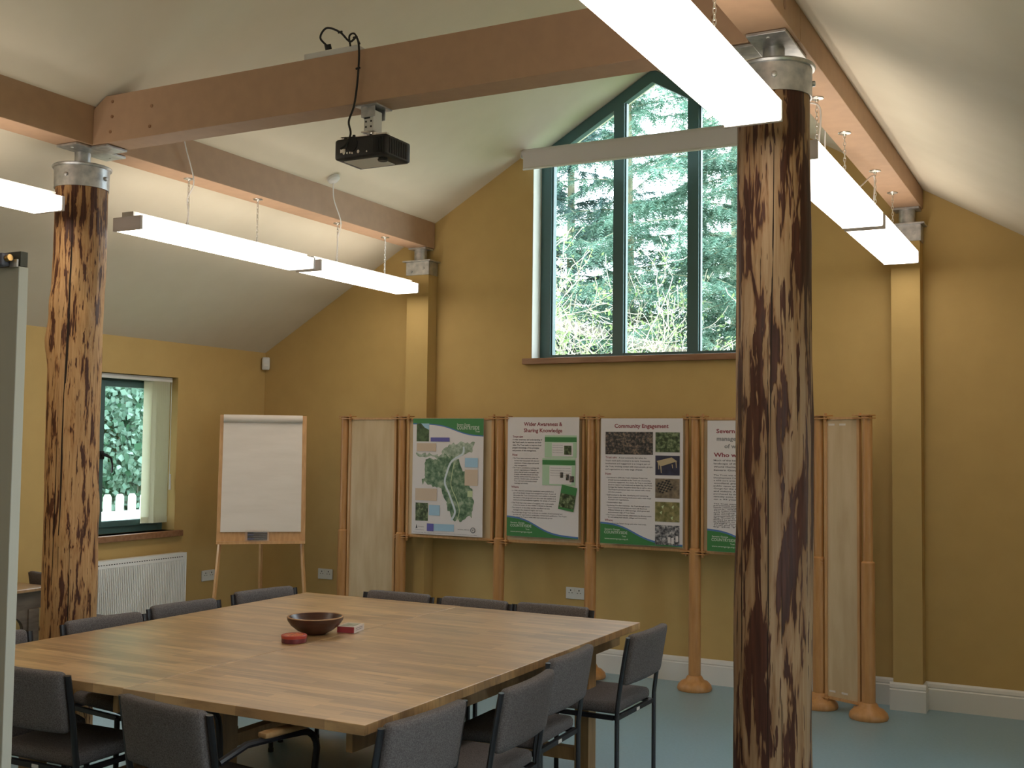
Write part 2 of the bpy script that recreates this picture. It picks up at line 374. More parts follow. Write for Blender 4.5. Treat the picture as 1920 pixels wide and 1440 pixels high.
# ------------------------------------------------------------------ gable window
def gable_window():
    root = bpy.data.objects.new('window_1', None); COL.objects.link(root); root.location = (-2.9, YG+0.14, WZ0); root['kind'] = 'structure'
    def L(bm, name, m, **k):
        o = obj(name, bm, m, root, **k)
        for v in o.data.vertices: v.co -= root.location
        return o
    xa, xb = WX0+0.006, WX1-0.006; y0, y1 = YG+0.14, YG+0.20; fw = 0.085; top = lambda x: cz(x)-0.006
    ap = RX
    bm = NB()
    box(bm, xa, xa+fw, y0, y1, WZ0+0.012, top(xa)-0.02); box(bm, xb-fw, xb, y0, y1, WZ0+0.012, top(xb)-0.02)
    box(bm, xa+fw, xb-fw, y0, y1, WZ0+0.012, WZ0+0.035)
    hw = 0.095
    prism(bm, [(xa, top(xa)), (xa, top(xa)-hw), (ap, top(ap)-hw), (ap, top(ap))], y0, y1)
    prism(bm, [(xb, top(xb)), (ap, top(ap)), (ap, top(ap)-hw), (xb, top(xb)-hw)], y0, y1)
    # inner beads
    for x in (xa+fw, xb-fw-0.012): box(bm, x, x+0.012, y0+0.015, y1+0.01, WZ0+0.03, top(xa)-hw)
    L(bm, 'window_frame', M['green'])
    mx = (-3.183, -2.60)
    for c in mx:
        b = NB(); box(b, c-0.042, c+0.042, y0-0.003, y1, WZ0+0.012, min(top(c-0.042), top(c+0.042))-0.05)
        box(b, c+0.042, c+0.052, y0+0.02, y1, WZ0+0.03, top(c+0.05)-0.1); L(b, 'mullion', M['green'])
    edges = [xa+fw, mx[0]-0.042, mx[0]+0.042, mx[1]-0.042, mx[1]+0.042, xb-fw]
    for i in (0, 2, 4):
        a, b = edges[i], edges[i+1]; poly = [(a, WZ0+0.03), (b, WZ0+0.03), (b, top(b)-0.08)]
        if a < ap < b: poly.append((ap, top(ap)-0.08))
        poly.append((a, top(a)-0.08))
        L(prism(NB(), poly, y1-0.022, y1-0.018), 'pane', M['glass'])
    b = box(NB(), WX0-0.055, WX1+0.055, YG-0.05, YG+0.14, WZ0-0.045, WZ0-0.0)
    o = L(b, 'window_sill', M['sill'], bev=0.004); o['label'] = 'brown wooden sill board'
gable_window()

# roller blind across the gable window
def roller_blind():
    t = thing('roller_blind', 'pale grey roller blind rolled up across the tall gable window', 'blind', (-2.89, YG-0.07, 3.84))
    L0 = 1.0
    b = tube(NB(), [(-L0, 0, 0.03), (L0, 0, 0.03)], 0.033, 16); obj('roll', b, M['blind'], t, smooth=True)
    b = NB(); box(b, -L0+0.02, L0-0.02, -0.036, -0.030, -0.095, 0.03); obj('fabric', b, M['blind'], t)
    b = tube(NB(), [(-L0+0.02, -0.033, -0.098), (L0-0.02, -0.033, -0.098)], 0.009, 10); obj('bottom_bar', b, M['white'], t, smooth=True)
    for s in (-1, 1):
        b = NB(); box(b, s*(L0+0.006)-0.004, s*(L0+0.006)+0.004, -0.03, 0.07, -0.005, 0.065); obj('bracket', b, M['chain'], t)
roller_blind()

# ------------------------------------------------------------------ left window
def left_window():
    y0, y1, z0, z1 = LW; X = XL-0.13
    root = bpy.data.objects.new('window_2', None); COL.objects.link(root); root['kind'] = 'structure'
    b = NB(); f = 0.05
    box(b, X-0.06, X, y0, y0+f, z0, z1); box(b, X-0.06, X, y1-f, y1, z0, z1); box(b, X-0.06, X, y0+f, y1-f, z0, z0+f); box(b, X-0.06, X, y0+f, y1-f, z1-f, z1)
    obj('window_frame', b, M['green'], root, bev=0.003)
    ym = 5.95
    for (a, c) in ((y0+f, ym-0.004), (ym+0.004, y1-f)):
        b = NB(); s = 0.045; X1 = X+0.018
        box(b, X-0.03, X1, a, a+s, z0+f, z1-f); box(b, X-0.03, X1, c-s, c, z0+f, z1-f)
        box(b, X-0.03, X1, a+s, c-s, z0+f, z0+f+s); box(b, X-0.03, X1, a+s, c-s, z1-f-s, z1-f)
        so = obj('sash', b, M['green'], root, bev=0.003)
        obj('pane', box(NB(), X-0.012, X-0.008, a+s, c-s, z0+f+s, z1-f-s), M['glass'], so)
        if a > 5.9:
            b = NB(); box(b, X1, X1+0.012, a+0.005, a+0.04, 1.50, 1.56)
            tube(b, [(X1+0.02, a+0.022, 1.535), (X1+0.045, a+0.03, 1.53), (X1+0.05, a+0.07, 1.51), (X1+0.05, a+0.085, 1.46), (X1+0.05, a+0.083, 1.40)], [0.014, 0.013, 0.009, 0.008, 0.007], 8)
            obj('handle', b, M['black'], so, smooth=True)
    b = box(NB(), XL-0.13, XL+0.045, y0-0.05, y1+0.055, z0-0.045, z0); o = obj('window_sill', b, M['sill'], root, bev=0.004)
    o['label'] = 'brown wooden sill board'
left_window()
def vertical_blind():
    t = thing('vertical_blind', 'cream vertical blind drawn aside in the small left window', 'blind', (XL-0.06, 6.05, 2.10))
    b = NB(); box(b, -0.02, 0.02, -0.55, 0.555, 0.0, 0.035); obj('headrail', b, M['plastic'], t, bev=0.003)
    n = 9
    for i in range(n):
        y = 0.33 + i*0.020; a = math.radians(60 if i else 25)
        mm = NB(); hw = 0.044
        for k in range(4):
            pass
        dx, dy = math.sin(a)*hw, math.cos(a)*hw
        if i == 0: y = 0.335
        vs = [mm.verts.new((sx*dx, y+sx*dy, z)) for z in (-1.075, 0.0) for sx in (-1, 1)]
        mm.faces.new((vs[0], vs[1], vs[3], vs[2]))
        so = obj('slat', mm, M['slat'], t); md = so.modifiers.new('s', 'SOLIDIFY'); md.thickness = 0.0015
        wb_ = NB(); vs = [wb_.verts.new((sx*dx*1.02+0.002, y+sx*dy*1.02, z)) for z in (-1.09, -1.045) for sx in (-1, 1)]
        wb_.faces.new((vs[0], vs[1], vs[3], vs[2])); wo_ = obj('slat_weight', wb_, M['slat'], so); md = wo_.modifiers.new('s', 'SOLIDIFY'); md.thickness = 0.004
    c = tube(NB(), [(0.03, 0.535, 0.0), (0.03, 0.537, -0.55), (0.032, 0.535, -0.80)], 0.0025, 6); obj('cord', c, M['plastic'], t)
    c = tube(NB(), [(0.03, 0.545, -0.72), (0.03, 0.545, -0.84)], [0.006, 0.009], 8); obj('cord_weight', c, M['plastic'], t)
vertical_blind()
# right-hand windows (daylight side of the room)
for i, (a, b_, c, d) in enumerate(RWS):
    root = bpy.data.objects.new('window_%d' % (i+3), None); COL.objects.link(root); root['kind'] = 'structure'
    X = XR+0.13; b = NB(); f = 0.06
    box(b, X, X+0.06, a, a+f, c, d); box(b, X, X+0.06, b_-f, b_, c, d); box(b, X, X+0.06, a+f, b_-f, c, c+f); box(b, X, X+0.06, a+f, b_-f, d-f, d)
    ym = (a+b_)/2; box(b, X, X+0.06, ym-0.03, ym+0.03, c+f, d-f)
    obj('window_frame', b, M['green'], root)
    for u, v in ((a+f, ym-0.03), (ym+0.03, b_-f)): obj('pane', box(NB(), X+0.03, X+0.034, u, v, c+f, d-f), M['glass'], root)

# ------------------------------------------------------------------ roof beams
PLC, PRC, PW = -4.80, -1.085, 0.18       # purlin centres and width
BZ = 3.205
TY0, TY1 = 4.185, 4.345
def purlin(cx, y0, y1, label):
    a, b = cx-PW/2, cx+PW/2
    o = prism(NB(), [(a, BZ), (b, BZ), (b, cz(b)+0.03), (a, cz(a)+0.03)], y0, y1)
    return tag(obj('roof_beam', o, M['beam'], bev=0.003), label, 'beam')
purlin(PLC, TY1-0.08, YG-0.005, 'brown painted roof beam over the two left hanging lights, ending at the gable wall')
purlin(PLC, YF+0.01, TY1-0.085, 'brown roof beam at the far upper left edge, left of the thin log post')
purlin(PRC, TY1-0.08, YG-0.005, 'brown roof beam on the right running from the thick log post to the gable wall')
_pb = purlin(PRC, YF+0.01, TY1-0.085, 'brown roof beam at the top right above the nearest hanging light')
for (y_, z_, r_) in ((4.02, 3.262, 0.018), (3.90, 3.285, 0.010)):
    obj('knot', tube(NB(), [(PRC+PW/2-0.002, y_, z_), (PRC+PW/2+0.0015, y_, z_)], r_, 14), M['sill'], _pb)
t = thing('tie_beam', 'long brown cross beam spanning between both log posts, carrying the projector', 'beam', (PLC+PW/2, TY0, BZ))
w_ = (PRC-PW/2)-(PLC+PW/2)
b = NB(); h_ = 0.25
prism(b, [(0.001, 0), (w_-0.001, 0), (w_-0.001, h_-0.06), (w_-0.09, h_), (0.09, h_), (0.001, h_-0.06)], 0, TY1-TY0); obj('timber', b, M['beam'], t, bev=0.003)
for (dx, dz) in ((0.14, 0.215), (0.14, 0.135), (0.13, 0.055), (0.42, 0.155), (0.41, 0.05), (w_-0.14, 0.2), (w_-0.14, 0.12), (w_-0.14, 0.05)):
    b = tube(NB(), [(dx, -0.003, dz), (dx, 0.004, dz)], 0.009, 10); obj('bolt_hole', b, M['sill'], t)

# ------------------------------------------------------------------ log posts
def log_post(name_label, cx, cy, r0, r1, m, seed, side, cat='post'):
    t = thing('log_post', name_label, cat, (cx, cy, 0))
    bm = NB(); seg, nl, H = 72, 130, 3.02; rings = []
    rnd = random.Random(seed)
    knots = [(rnd.uniform(0, 6.28), rnd.uniform(0.2, 2.9), rnd.uniform(0.008, 0.02)) for _ in range(9)]
    for j in range(nl+1):
        z = H*j/nl; base = r0+(r1-r0)*(z/H); ring = []
        wq = min(1.0, max(0.0, (2.98-z)/0.6)); ox = wq*0.012*noise.noise(Vector((seed, 0, z*0.9))); oy = wq*0.012*noise.noise(Vector((0, seed, z*0.9)))
        for k in range(seg):
            a = 2*math.pi*k/seg; d = Vector((math.cos(a), math.sin(a), 0))
            r = base*(1+0.035*noise.noise(Vector((d.x*1.1+seed, d.y*1.1, z*1.6)))+0.022*noise.noise(Vector((d.x*3+seed, d.y*3, z*2.5))))
            r += 0.004*noise.noise(Vector((d.x*9, d.y*9+seed, z*3))); r = min(r, r1+0.001+0.10*max(0.0, 3.0-z))
            for (ka, kz, kh) in knots:
                da = (a-ka+math.pi) % (2*math.pi)-math.pi; q = (da*base/0.05)**2+((z-kz)/0.09)**2
                if q < 6: r += kh*math.exp(-q)
            ring.append(bm.verts.new((r*d.x+ox, r*d.y+oy, z)))
        rings.append(ring)
    for a, b in zip(rings, rings[1:]):
        for k in range(seg): bm.faces.new((a[k], a[(k+1) % seg], b[(k+1) % seg], b[k]))
    bm.faces.new(rings[0][::-1]); bm.faces.new(rings[-1])
    lg = obj('log', bm, m, t, smooth=True)
    # drying cracks: thin dark slivers following the surface
    cr = NB()
    for (az, z0, z1, wd) in side:
        n = 24; L, R_ = [], []
        for j in range(n+1):
            z = z0+(z1-z0)*j/n; a = math.radians(az)+0.05*math.sin(z*2.1+seed); ww = wd*math.sin(math.pi*(j+0.3)/(n+0.6))*(1+0.5*noise.noise(Vector((z*8, seed, 0))))
            base = r0+(r1-r0)*(z/H); d = Vector((math.cos(a), math.sin(a), 0))
            r = base*(1+0.035*noise.noise(Vector((d.x*1.1+seed, d.y*1.1, z*1.6)))+0.022*noise.noise(Vector((d.x*3+seed, d.y*3, z*2.5))))
            r += 0.004*noise.noise(Vector((d.x*9, d.y*9+seed, z*3))); r = min(r, r1+0.001+0.10*max(0.0, 3.0-z))
            for (ka, kz, kh) in knots:
                da = (a-ka+math.pi) % (2*math.pi)-math.pi; q = (da*base/0.05)**2+((z-kz)/0.09)**2
                if q < 6: r += kh*math.exp(-q)
            wq = min(1.0, max(0.0, (2.98-z)/0.6)); ox = wq*0.012*noise.noise(Vector((seed, 0, z*0.9))); oy = wq*0.012*noise.noise(Vector((0, seed, z*0.9)))
            c = d*(r+0.0012)+Vector((ox, oy, z)); tn = Vector((-d.y, d.x, 0))
            L.append(cr.verts.new(c-tn*ww-d*0.0006)); R_.append(cr.verts.new(c+tn*ww-d*0.0006))
        for j in range(n): cr.faces.new((L[j], R_[j], R_[j+1], L[j+1]))
    if side: obj('crack', cr, M['crack'], lg)
    # galvanised cap
    c = NB(); R = r1+0.007
    lathe(c, [(0.0, 3.112), (R+0.010, 3.112), (R+0.014, 3.106), (R+0.010, 3.098), (R+0.001, 3.096), (R, 2.988), (R-0.006, 2.988), (R-0.006, 3.093), (0, 3.093)], 48)
    cap = obj('metal_cap', c, M['galv'], t, smooth=True)
    for a in (-75, 15, 105, 195):
        a = math.radians(a); d = Vector((math.cos(a), math.sin(a), 0))
        obj('bolt', tube(NB(), [d*(R-0.002)+Vector((0, 0, 3.045)), d*(R+0.010)+Vector((0, 0, 3.045)), d*(R+0.013)+Vector((0, 0, 3.045))], [0.011, 0.011, 0.006], 10), M['galv'], cap, smooth=True)
    obj('spigot', lathe(NB(), [(0.05, 3.112), (0.05, 3.125), (0.042, 3.128), (0.042, 3.19)], 24), M['galv'], cap, smooth=True)
    return t
log_post('thinner looking peeled log post with fine dark bark streaks, on the left', -4.853, 4.25, 0.139, 0.134, M['log_a'], 2.7, [(-62, 0.9, 2.98, 0.006), (-40, 0.1, 1.2, 0.003), (-75, 0.4, 1.9, 0.0025)])
log_post('large near log post with broad dark bark patches, on the right', -1.098, 4.265, 0.147, 0.137, M['log_b'], 7.9, [(-82, 0.3, 2.2, 0.0026), (-78, 1.5, 2.95, 0.0026), (-128, 0.5, 2.2, 0.003), (-62, 0.4, 1.3, 0.002)])
def tee_plate(cx, cy, s, label):
    t = thing('support_plate', label, 'plate', (cx, cy, 3.190))
    b = NB(); box(b, -0.075, 0.075, -0.17, 0.17, 0, 0.012); box(b, min(s*0.0752, s*0.19), max(s*0.0752, s*0.19), -0.07, 0.07, 0, 0.012)
    obj('steel_plate', b, M['galv'], t, bev=0.002)
    for (x, y) in ((0, -0.13), (0, 0.13), (s*0.14, 0)):
        obj('screw', lathe(NB(), [(0, -0.004), (0.007, -0.004), (0.008, 0.0)], 10, (x, y, 0)), M['galv'], t)
tee_plate(PLC, 4.262, 1, 'galvanised tee plate between the left log post and the beams')
tee_plate(PRC, 4.262, -1, 'galvanised tee plate between the right log post and the beams')
# steel brackets on top of the wall columns
def column_bracket(a, b, beam_c, label):
    t = thing('column_bracket', label, 'bracket', ((a+b)/2, PY, 3.0)); w = (b-a)/2
    m_ = NB(); box(m_, -w-0.006, w+0.006, -0.010, 0.0, -0.02, 0.085); box(m_, -w-0.008, -w-0.001, 0.0, 0.12, -0.02, 0.085); box(m_, w+0.001, w+0.008, 0.0, 0.12, -0.02, 0.085)
    obj('channel', m_, M['galv'], t)
    obj('top_plate', box(NB(), -w-0.03, w+0.03, -0.03, 0.125, 0.086, 0.096), M['galv'], t)
    dx = beam_c-(a+b)/2
    m_ = lathe(NB(), [(0.052, 0.097), (0.052, 0.19)], 16, (dx, 0.06, 0)); obj('spigot', m_, M['galv'], t, smooth=True)
    obj('beam_plate', box(NB(), dx-0.08, dx+0.08, 0.0, 0.12, 0.190, 0.2025), M['galv'], t)
    for s in (-1, 1): obj('bolt', tube(NB(), [(s*0.055, -0.010, 0.02+0.012*s), (s*0.055, -0.020, 0.02+0.012*s)], 0.010, 10), M['galv'], t)
column_bracket(*PLX, PLC, 'galvanised bracket on the wall column left of the gable window')
column_bracket(*PRX, PRC, 'galvanised bracket on the wall column right of the gable window')

# ------------------------------------------------------------------ hanging fluorescent lights
def make_light(length, label, chains=0.31, group='hanging fluorescent lights'):
    t = thing('hanging_light', label, 'light', (0, 0, 0), 0, group)
    hw, h = length/2, 0.072; W = 0.105
    b = NB()      # translucent wrap-round trough
    prof = [(-W, h), (-W, 0.006), (-W+0.006, 0), (W-0.006, 0), (W, 0.006), (W, h), (0.045, h), (0.045, h+0.001), (-0.045, h+0.001), (-0.045, h)]
    A = [b.verts.new((x, -hw, z)) for x, z in prof]; B = [b.verts.new((x, hw, z)) for x, z in prof]
    for i in range(len(prof)): b.faces.new((A[i], B[i], B[(i+1) % len(prof)], A[(i+1) % len(prof)]))
    obj('diffuser', b, M['lamp'], t)
    for s in (-1, 1):
        b = NB(); box(b, -W-0.001, W+0.001, min(s*hw, s*(hw+0.018)), max(s*hw, s*(hw+0.018)), -0.002, h+0.003); obj('end_cap', b, M['capglow'], t, bev=0.002)
    b = NB(); box(b, -0.043, 0.043, -hw-0.012, hw+0.012, h+0.004, h+0.030); obj('spine', b, M['white'], t)
    for s in (-1, 1):
        c = NB(); y = s*chains; z0, z1 = h+0.03, BZ-2.815-0.004
        n = int((z1-z0)/0.019)
        tube(c, [(0, y, z0-0.002), (0, y, z0+0.012)], 0.006, 6)
        for k in range(n):
            z = z0+0.010+(z1-z0-0.014)*(k+0.5)/n; pts = []
            for q in range(11):
                a = 2*math.pi*q/10; u, v = 0.0055*math.cos(a), 0.013*math.sin(a)
                pts.append((u, y, z+v) if k % 2 else (0, y+u, z+v))
            tube(c, pts, 0.0022, 5, caps=False)
        ch = obj('chain', c, M['chain'], t, smooth=True)
        ho = lathe(NB(), [(0.032, z1+0.003), (0.030, z1-0.001), (0.010, z1-0.004), (0.006, z1-0.012), (0, z1-0.012)], 20, (0, y, 0))
        obj('ceiling_hook', ho, M['chain'], ch, smooth=True)
    return t
LZ = 2.815
l5 = make_light(1.53, '')
spots = [(l5, PLC+0.01, 5.295, 'lit hanging light just right of the left log post'),
         (None, PLC+0.01, 3.215, 'lit hanging light cut off by the left picture edge, left of the left log post'),
         (None, PRC-0.01, 5.31, 'lit hanging light just right of the thick right log post'),
         (None, PRC-0.01, 3.185, 'largest lit hanging light, crossing the top of the picture before the right log post')]
for o, x, y, lab in spots:
    o = o or copy_tree(l5); o.location = (x, y, LZ); o['label'] = lab
for x, y, lab in ((PLC+0.01, 1.67, 'unseen hanging light added to the left row to brighten the camera side'), (PRC-0.01, 1.64, 'unseen hanging light added to the right row above the camera, for extra light'),
                  (PLC+0.01, -0.9, 'unseen rearmost light added to the left row for extra brightness'), (PRC-0.01, -0.9, 'unseen rearmost light added to the right row for extra brightness')):
    o = copy_tree(l5); o.location = (x, y, LZ); o['label'] = lab  # out-of-view lights added to brighten the screen and chair backs
l4 = make_light(1.22, 'short lit hanging light nearest the gable wall on the left row', 0.30); l4.location = (PLC+0.01, 6.765, LZ)
o = copy_tree(l4); o.location = (PRC-0.01, 6.775, LZ); o['label'] = 'short lit hanging light nearest the gable wall on the right row'
def cable(pts, r, m, label, name='light_cable'):
    return tag(obj(name, tube(NB(), spline(pts, 8), r, 6), m, smooth=True), label, 'cable')
def rose(x, y, label):
    z = cz(x); sl = SL if x < RX else -SL
    b = NB(); lathe(b, [(0, -0.028), (0.028, -0.028), (0.042, -0.018), (0.045, 0.0), (0, 0.0)], 24)
    o = obj('ceiling_rose', b, M['plastic'], smooth=True); o.location = (x, y, z-0.003); o.rotation_euler = (0, -math.atan(sl), 0)
    return tag(o, label, 'ceiling rose')
rose(-4.633, 6.19, 'small white ceiling rose above the far left hanging light')
cable([(-4.633, 6.19, cz(-4.633)-0.02), (-4.66, 6.24, 3.32), (-4.70, 6.38, 3.19), (-4.78, 6.455, 3.10), (-4.785, 6.452, 2.99), (-4.79, 6.449, LZ+0.10)], 0.004, M['cable_white'], 'white cable from the ceiling rose to the far left light')
rose(-4.66, 4.80, 'small white ceiling rose behind the cross beam')
cable([(-4.66, 4.80, cz(-4.66)-0.02), (-4.675, 4.83, 3.35), (-4.70, 4.93, 3.17), (-4.78, 4.965, 3.08), (-4.776, 4.975, 2.99), (-4.79, 4.97, LZ+0.10)], 0.004, M['cable_white'], 'white cable looping down from behind the cross beam to a left light')
cable([(PRC-0.10, 5.60, 3.25), (PRC-0.12, 5.72, 3.12), (PRC-0.09, 5.95, 3.02), (PRC-0.06, 6.25, 3.07), (PRC-0.02, 6.42, 3.165), (PRC-0.012, 6.475, 3.15), (PRC-0.014, 6.45, 3.02), (PRC-0.012, 6.44, LZ+0.10)], 0.004, M['cable_white'], 'white cable sagging between the hooks on the right roof beam')
cable([(PRC-0.09, 4.86, 3.20), (PRC-0.05, 4.93, 3.175), (PRC+0.01, 4.97, 3.15), (PRC+0.004, 4.975, 3.0), (PRC-0.012, 4.99, LZ+0.10)], 0.0045, M['cable_white'], 'white cable beside the chain right of the thick log post')

# ------------------------------------------------------------------ projector
def projector():
    t = thing('ceiling_projector', 'black projector hung upside down under the cross beam', 'projector', (-2.965, 4.27, BZ))
    w = 0.172
    b = NB(); rbox(b, -w, w, -0.125, 0.125, -0.262, -0.165, 0.014, 8, lambda p: (p.x, p.y-0.012*(1-(p.x/w)**2)*(1 if p.y < 0 else 0), p.z))
    body = obj('casing', b, M['blackplastic'], t, smooth=True); body.scale = (0.84, 0.80, 1); body.location = (0, -0.01, 0)
    b = NB()
    for i in range(9): box(b, 0.07+i*0.0095, 0.075+i*0.0095, -0.134, -0.124, -0.25, -0.178)
    obj('vent_grille', b, M['slot'], body)
    b = NB()
    for sd in (w-0.003, -w-0.002):
        b = NB()
        for i in range(8): box(b, sd, sd+0.005, -0.10+i*0.024, -0.088+i*0.024, -0.25, -0.18)
        obj('side_grille', b, M['slot'], body)
    b = NB()
    for (x, z, r) in ((-0.10, -0.235, 0.008), (-0.078, -0.237, 0.005), (-0.06, -0.237, 0.005), (-0.043, -0.226, 0.005), (-0.045, -0.240, 0.005), (-0.005, -0.236, 0.008), (0.05, -0.240, 0.004)):
        b = NB(); tube(b, [(x, -0.130, z), (x, -0.1385, z)], r, 10); obj('socket', b, M['chain'], body)
    b = NB(); box(b, -0.125, -0.09, -0.137, -0.128, -0.232, -0.216); obj('socket', b, M['chain'], body)
    ln_ = obj('lens', lathe(NB(), [(0, 0), (0.035, 0), (0.04, 0.02), (0.04, 0.05)], 24), M['lensglass'], body, smooth=True)
    ln_.rotation_euler = (math.radians(90), 0, 0); ln_.location = (0.09, 0.165, -0.21)
    obj('foot', lathe(NB(), [(0, -0.274), (0.026, -0.274), (0.03, -0.268), (0.028, -0.26)], 16, (0.10, -0.05, 0)), M['blackplastic'], body, smooth=True)
    b = NB(); box(b, -0.13, 0.09, -0.09, 0.09, -0.2645, -0.2618); obj('label_plate', b, M['white'], body)
    for (x, y) in ((-0.13, -0.08), (-0.06, -0.10), (0.045, -0.09), (0.06, 0.06)):
        obj('stud', lathe(NB(), [(0, -0.148), (0.008, -0.148), (0.009, -0.166)], 10, (x, y, 0)), M['blackplastic'], body)
    mt = NB(); box(mt, -0.07, 0.05, -0.06, 0.07, -0.006, -0.0)
    box(mt, -0.045, 0.03, -0.045, -0.040, -0.055, -0.006); box(mt, -0.045, 0.03, 0.040, 0.045, -0.055, -0.006)
    box(mt, -0.045, -0.04, -0.040, 0.040, -0.055, -0.006)
    br = obj('mount_bracket', mt, M['galv'], t)
    mt = NB(); box(mt, -0.035, 0.018, -0.037, 0.035, -0.120, -0.02); obj('drop_arm', mt, M['plastic'], br, bev=0.003)
    mt = NB()
    for (x, z) in ((-0.022, -0.045), (0.006, -0.045), (-0.022, -0.075), (0.006, -0.075), (-0.022, -0.10), (0.006, -0.10)): tube(mt, [(x, -0.0365, z), (x, -0.0385, z)], 0.005, 8)
    box(mt, -0.03, 0.0, -0.0395, -0.0368, -0.062, -0.056); obj('screw', mt, M['black'], br)
    mt = NB(); box(mt, -0.10, 0.075, -0.012, 0.012, -0.134, -0.128); box(mt, -0.015, 0.015, -0.085, 0.06, -0.140, -0.134)
    tube(mt, [(-0.09, 0, -0.131), (-0.13, -0.08, -0.15)], 0.004, 6); tube(mt, [(0.07, 0, -0.131), (0.06, 0.06, -0.15)], 0.004, 6); tube(mt, [(0, -0.08, -0.137), (0.045, -0.09, -0.15)], 0.004, 6)
    tube(mt, [(0.0, 0.0, -0.12), (0.0, 0.0, -0.134)], 0.02, 12)
    tube(mt, [(0, 0, -0.14), (0, 0, -0.166)], 0.012, 10)
    obj('support_arms', mt, M['chain'], br)
    d = lathe(NB(), [(0, 0), (0.034, 0), (0.034, 0.003), (0, 0.003)], 24); o = obj('disc', d, M['slot'], body); o.rotation_euler = (math.radians(90), 0, 0); o.location = (-0.045, -0.1375, -0.198)
projector()
tag(obj('junction_box', box(NB(), -3.33, -3.02, 4.20, 4.29, BZ+h_, BZ+h_+0.034), M['plastic'], bev=0.004), 'white socket box lying on top of the cross beam', 'socket box')
cb = NB()
tube(cb, [(-3.20, 4.22, BZ+h_+0.043), (-3.20, 4.21, BZ+h_+0.065)], 0.016, 8)
tube(cb, spline([(-3.20, 4.21, BZ+h_+0.055), (-3.235, 4.20, BZ+h_+0.10), (-3.19, 4.19, BZ+h_+0.135), (-3.11, 4.185, BZ+h_+0.10), (-3.05, 4.18, BZ+h_+0.045), (-3.00, 4.165, BZ+h_+0.050), (-2.985, 4.165, BZ+h_-0.02), (-2.995, 4.17, 3.30), (-3.01, 4.168, 3.19), (-3.035, 4.165, 3.12), (-3.02, 4.16, 3.06), (-3.03, 4.145, 3.01), (-3.055, 4.132, 2.985)], 8), 0.005, 7)
tube(cb, spline([(-3.06, 4.20, BZ+h_+0.03), (-3.06, 4.19, BZ+h_+0.075), (-3.02, 4.175, BZ+h_+0.075), (-2.985, 4.168, BZ+h_+0.02)], 8), 0.0045, 6)
for p in ((-2.99, 4.165, 3.36), (-3.012, 4.17, BZ+h_+0.055), (-3.11, 4.186, BZ+h_+0.10)): tube(cb, [(p[0]-0.011, p[1], p[2]), (p[0]+0.011, p[1], p[2]+0.002)], 0.005, 6)
tag(obj('projector_cable', cb, M['rubber'], smooth=True), 'black power cable draped over the cross beam down to the projector', 'cable')

# ------------------------------------------------------------------ small wall fittings
def socket(label, loc, rz):
    t = thing('wall_socket', label, 'socket', loc, rz)   # faces local -Y
    obj('faceplate', box(NB(), -0.074, 0.074, -0.012, -0.0005, -0.043, 0.043), M['plastic'], t, bev=0.004)
    for s in (-1, 1):
        b = NB(); x = s*0.034
        box(b, x-0.004, x+0.004, -0.0135, -0.0118, 0.016, 0.026); box(b, x-0.016, x-0.008, -0.0135, -0.0118, 0.0, 0.004); box(b, x+0.008, x+0.016, -0.0135, -0.0118, 0.0, 0.004)
        obj('outlet_slots', b, M['slot'], t)
        b = NB(); box(b, s*0.010-0.005, s*0.010+0.005, -0.016, -0.0115, 0.014, 0.030); obj('switch', b, M['white'], t, bev=0.001)
    return t
socket('white double socket on the left wall beside the easel legs', (XL, 7.01, 0.557), math.pi/2)
socket('white double socket on the gable wall between easel and display stand', (-5.725, YG, 0.55), 0)
socket('white double socket on the gable wall under the second poster', (-3.448, YG, 0.553), 0)
t = thing('motion_sensor', 'small white motion sensor high in the left room corner', 'sensor', (XL+0.03, YG-0.03, 2.32), math.radians(45))
rb = NB(); rbox(rb, -0.034, 0.034, -0.045, 0.012, -0.06, 0.052, 0.016, 6, lambda p: (p.x, p.y+(0.3*max(0, -p.z-0.02) if p.y < 0 else 0), p.z)); obj('sensor_body', rb, M['plastic'], t, smooth=True)
obj('sensor_window', box(NB(), -0.018, 0.018, -0.0475, -0.044, -0.032, -0.004), M['white'], t, bev=0.002)
def radiator():
    y0, y1, z0, z1 = 5.50, 6.672, 0.19, 0.775
    t = thing('radiator', 'white panel radiator under the small left window', 'radiator', (XL, (y0+y1)/2, z0)); H = z1-z0; L = (y1-y0)/2
    b = NB(); n = 66; x0 = 0.085
    prev = None
    for i in range(n*4+1):
        y = -L+0.012+(2*L-0.024)*i/(n*4); ph = i % 4; d = (0, 0.006, 0.006, 0)[ph]
        v = (b.verts.new((x0+d, y, 0.03)), b.verts.new((x0+d, y, H-0.055)))
        if prev: b.faces.new((prev[0], v[0], v[1], prev[1]))
        prev = v
    box(b, x0-0.012, x0+0.004, -L+0.004, L-0.004, H-0.055, H-0.006); box(b, x0-0.012, x0+0.004, -L+0.004, L-0.004, 0.0, 0.03); box(b, x0-0.012, x0, -L+0.004, L-0.004, 0.03, H-0.055)
    obj('panel', b, M['radiator'], t)
    for s in (-1, 1): obj('side_cover', box(NB(), 0.03, x0+0.008, s*L-(0.003 if s > 0 else 0), s*L+(0 if s > 0 else 0.003), 0, H), M['radiator'], t, bev=0.001)
    g = NB(); box(g, 0.03, x0+0.006, -L, L, H-0.006, H)
    for i in range(48): pass
    obj('top_grille', g, M['radiator'], t)
    g = NB()
    for i in range(46): y = -L+0.03+i*(2*L-0.06)/46; box(g, x0+0.0035, x0+0.0052, y, y+0.013, H-0.034, H-0.028)
    obj('grille_slots', g, M['slot'], t)
    obj('mounting_bracket', box(NB(), 0.001, 0.03, -0.4, 0.4, 0.1, H-0.1), M['radiator'], t)
radiator()

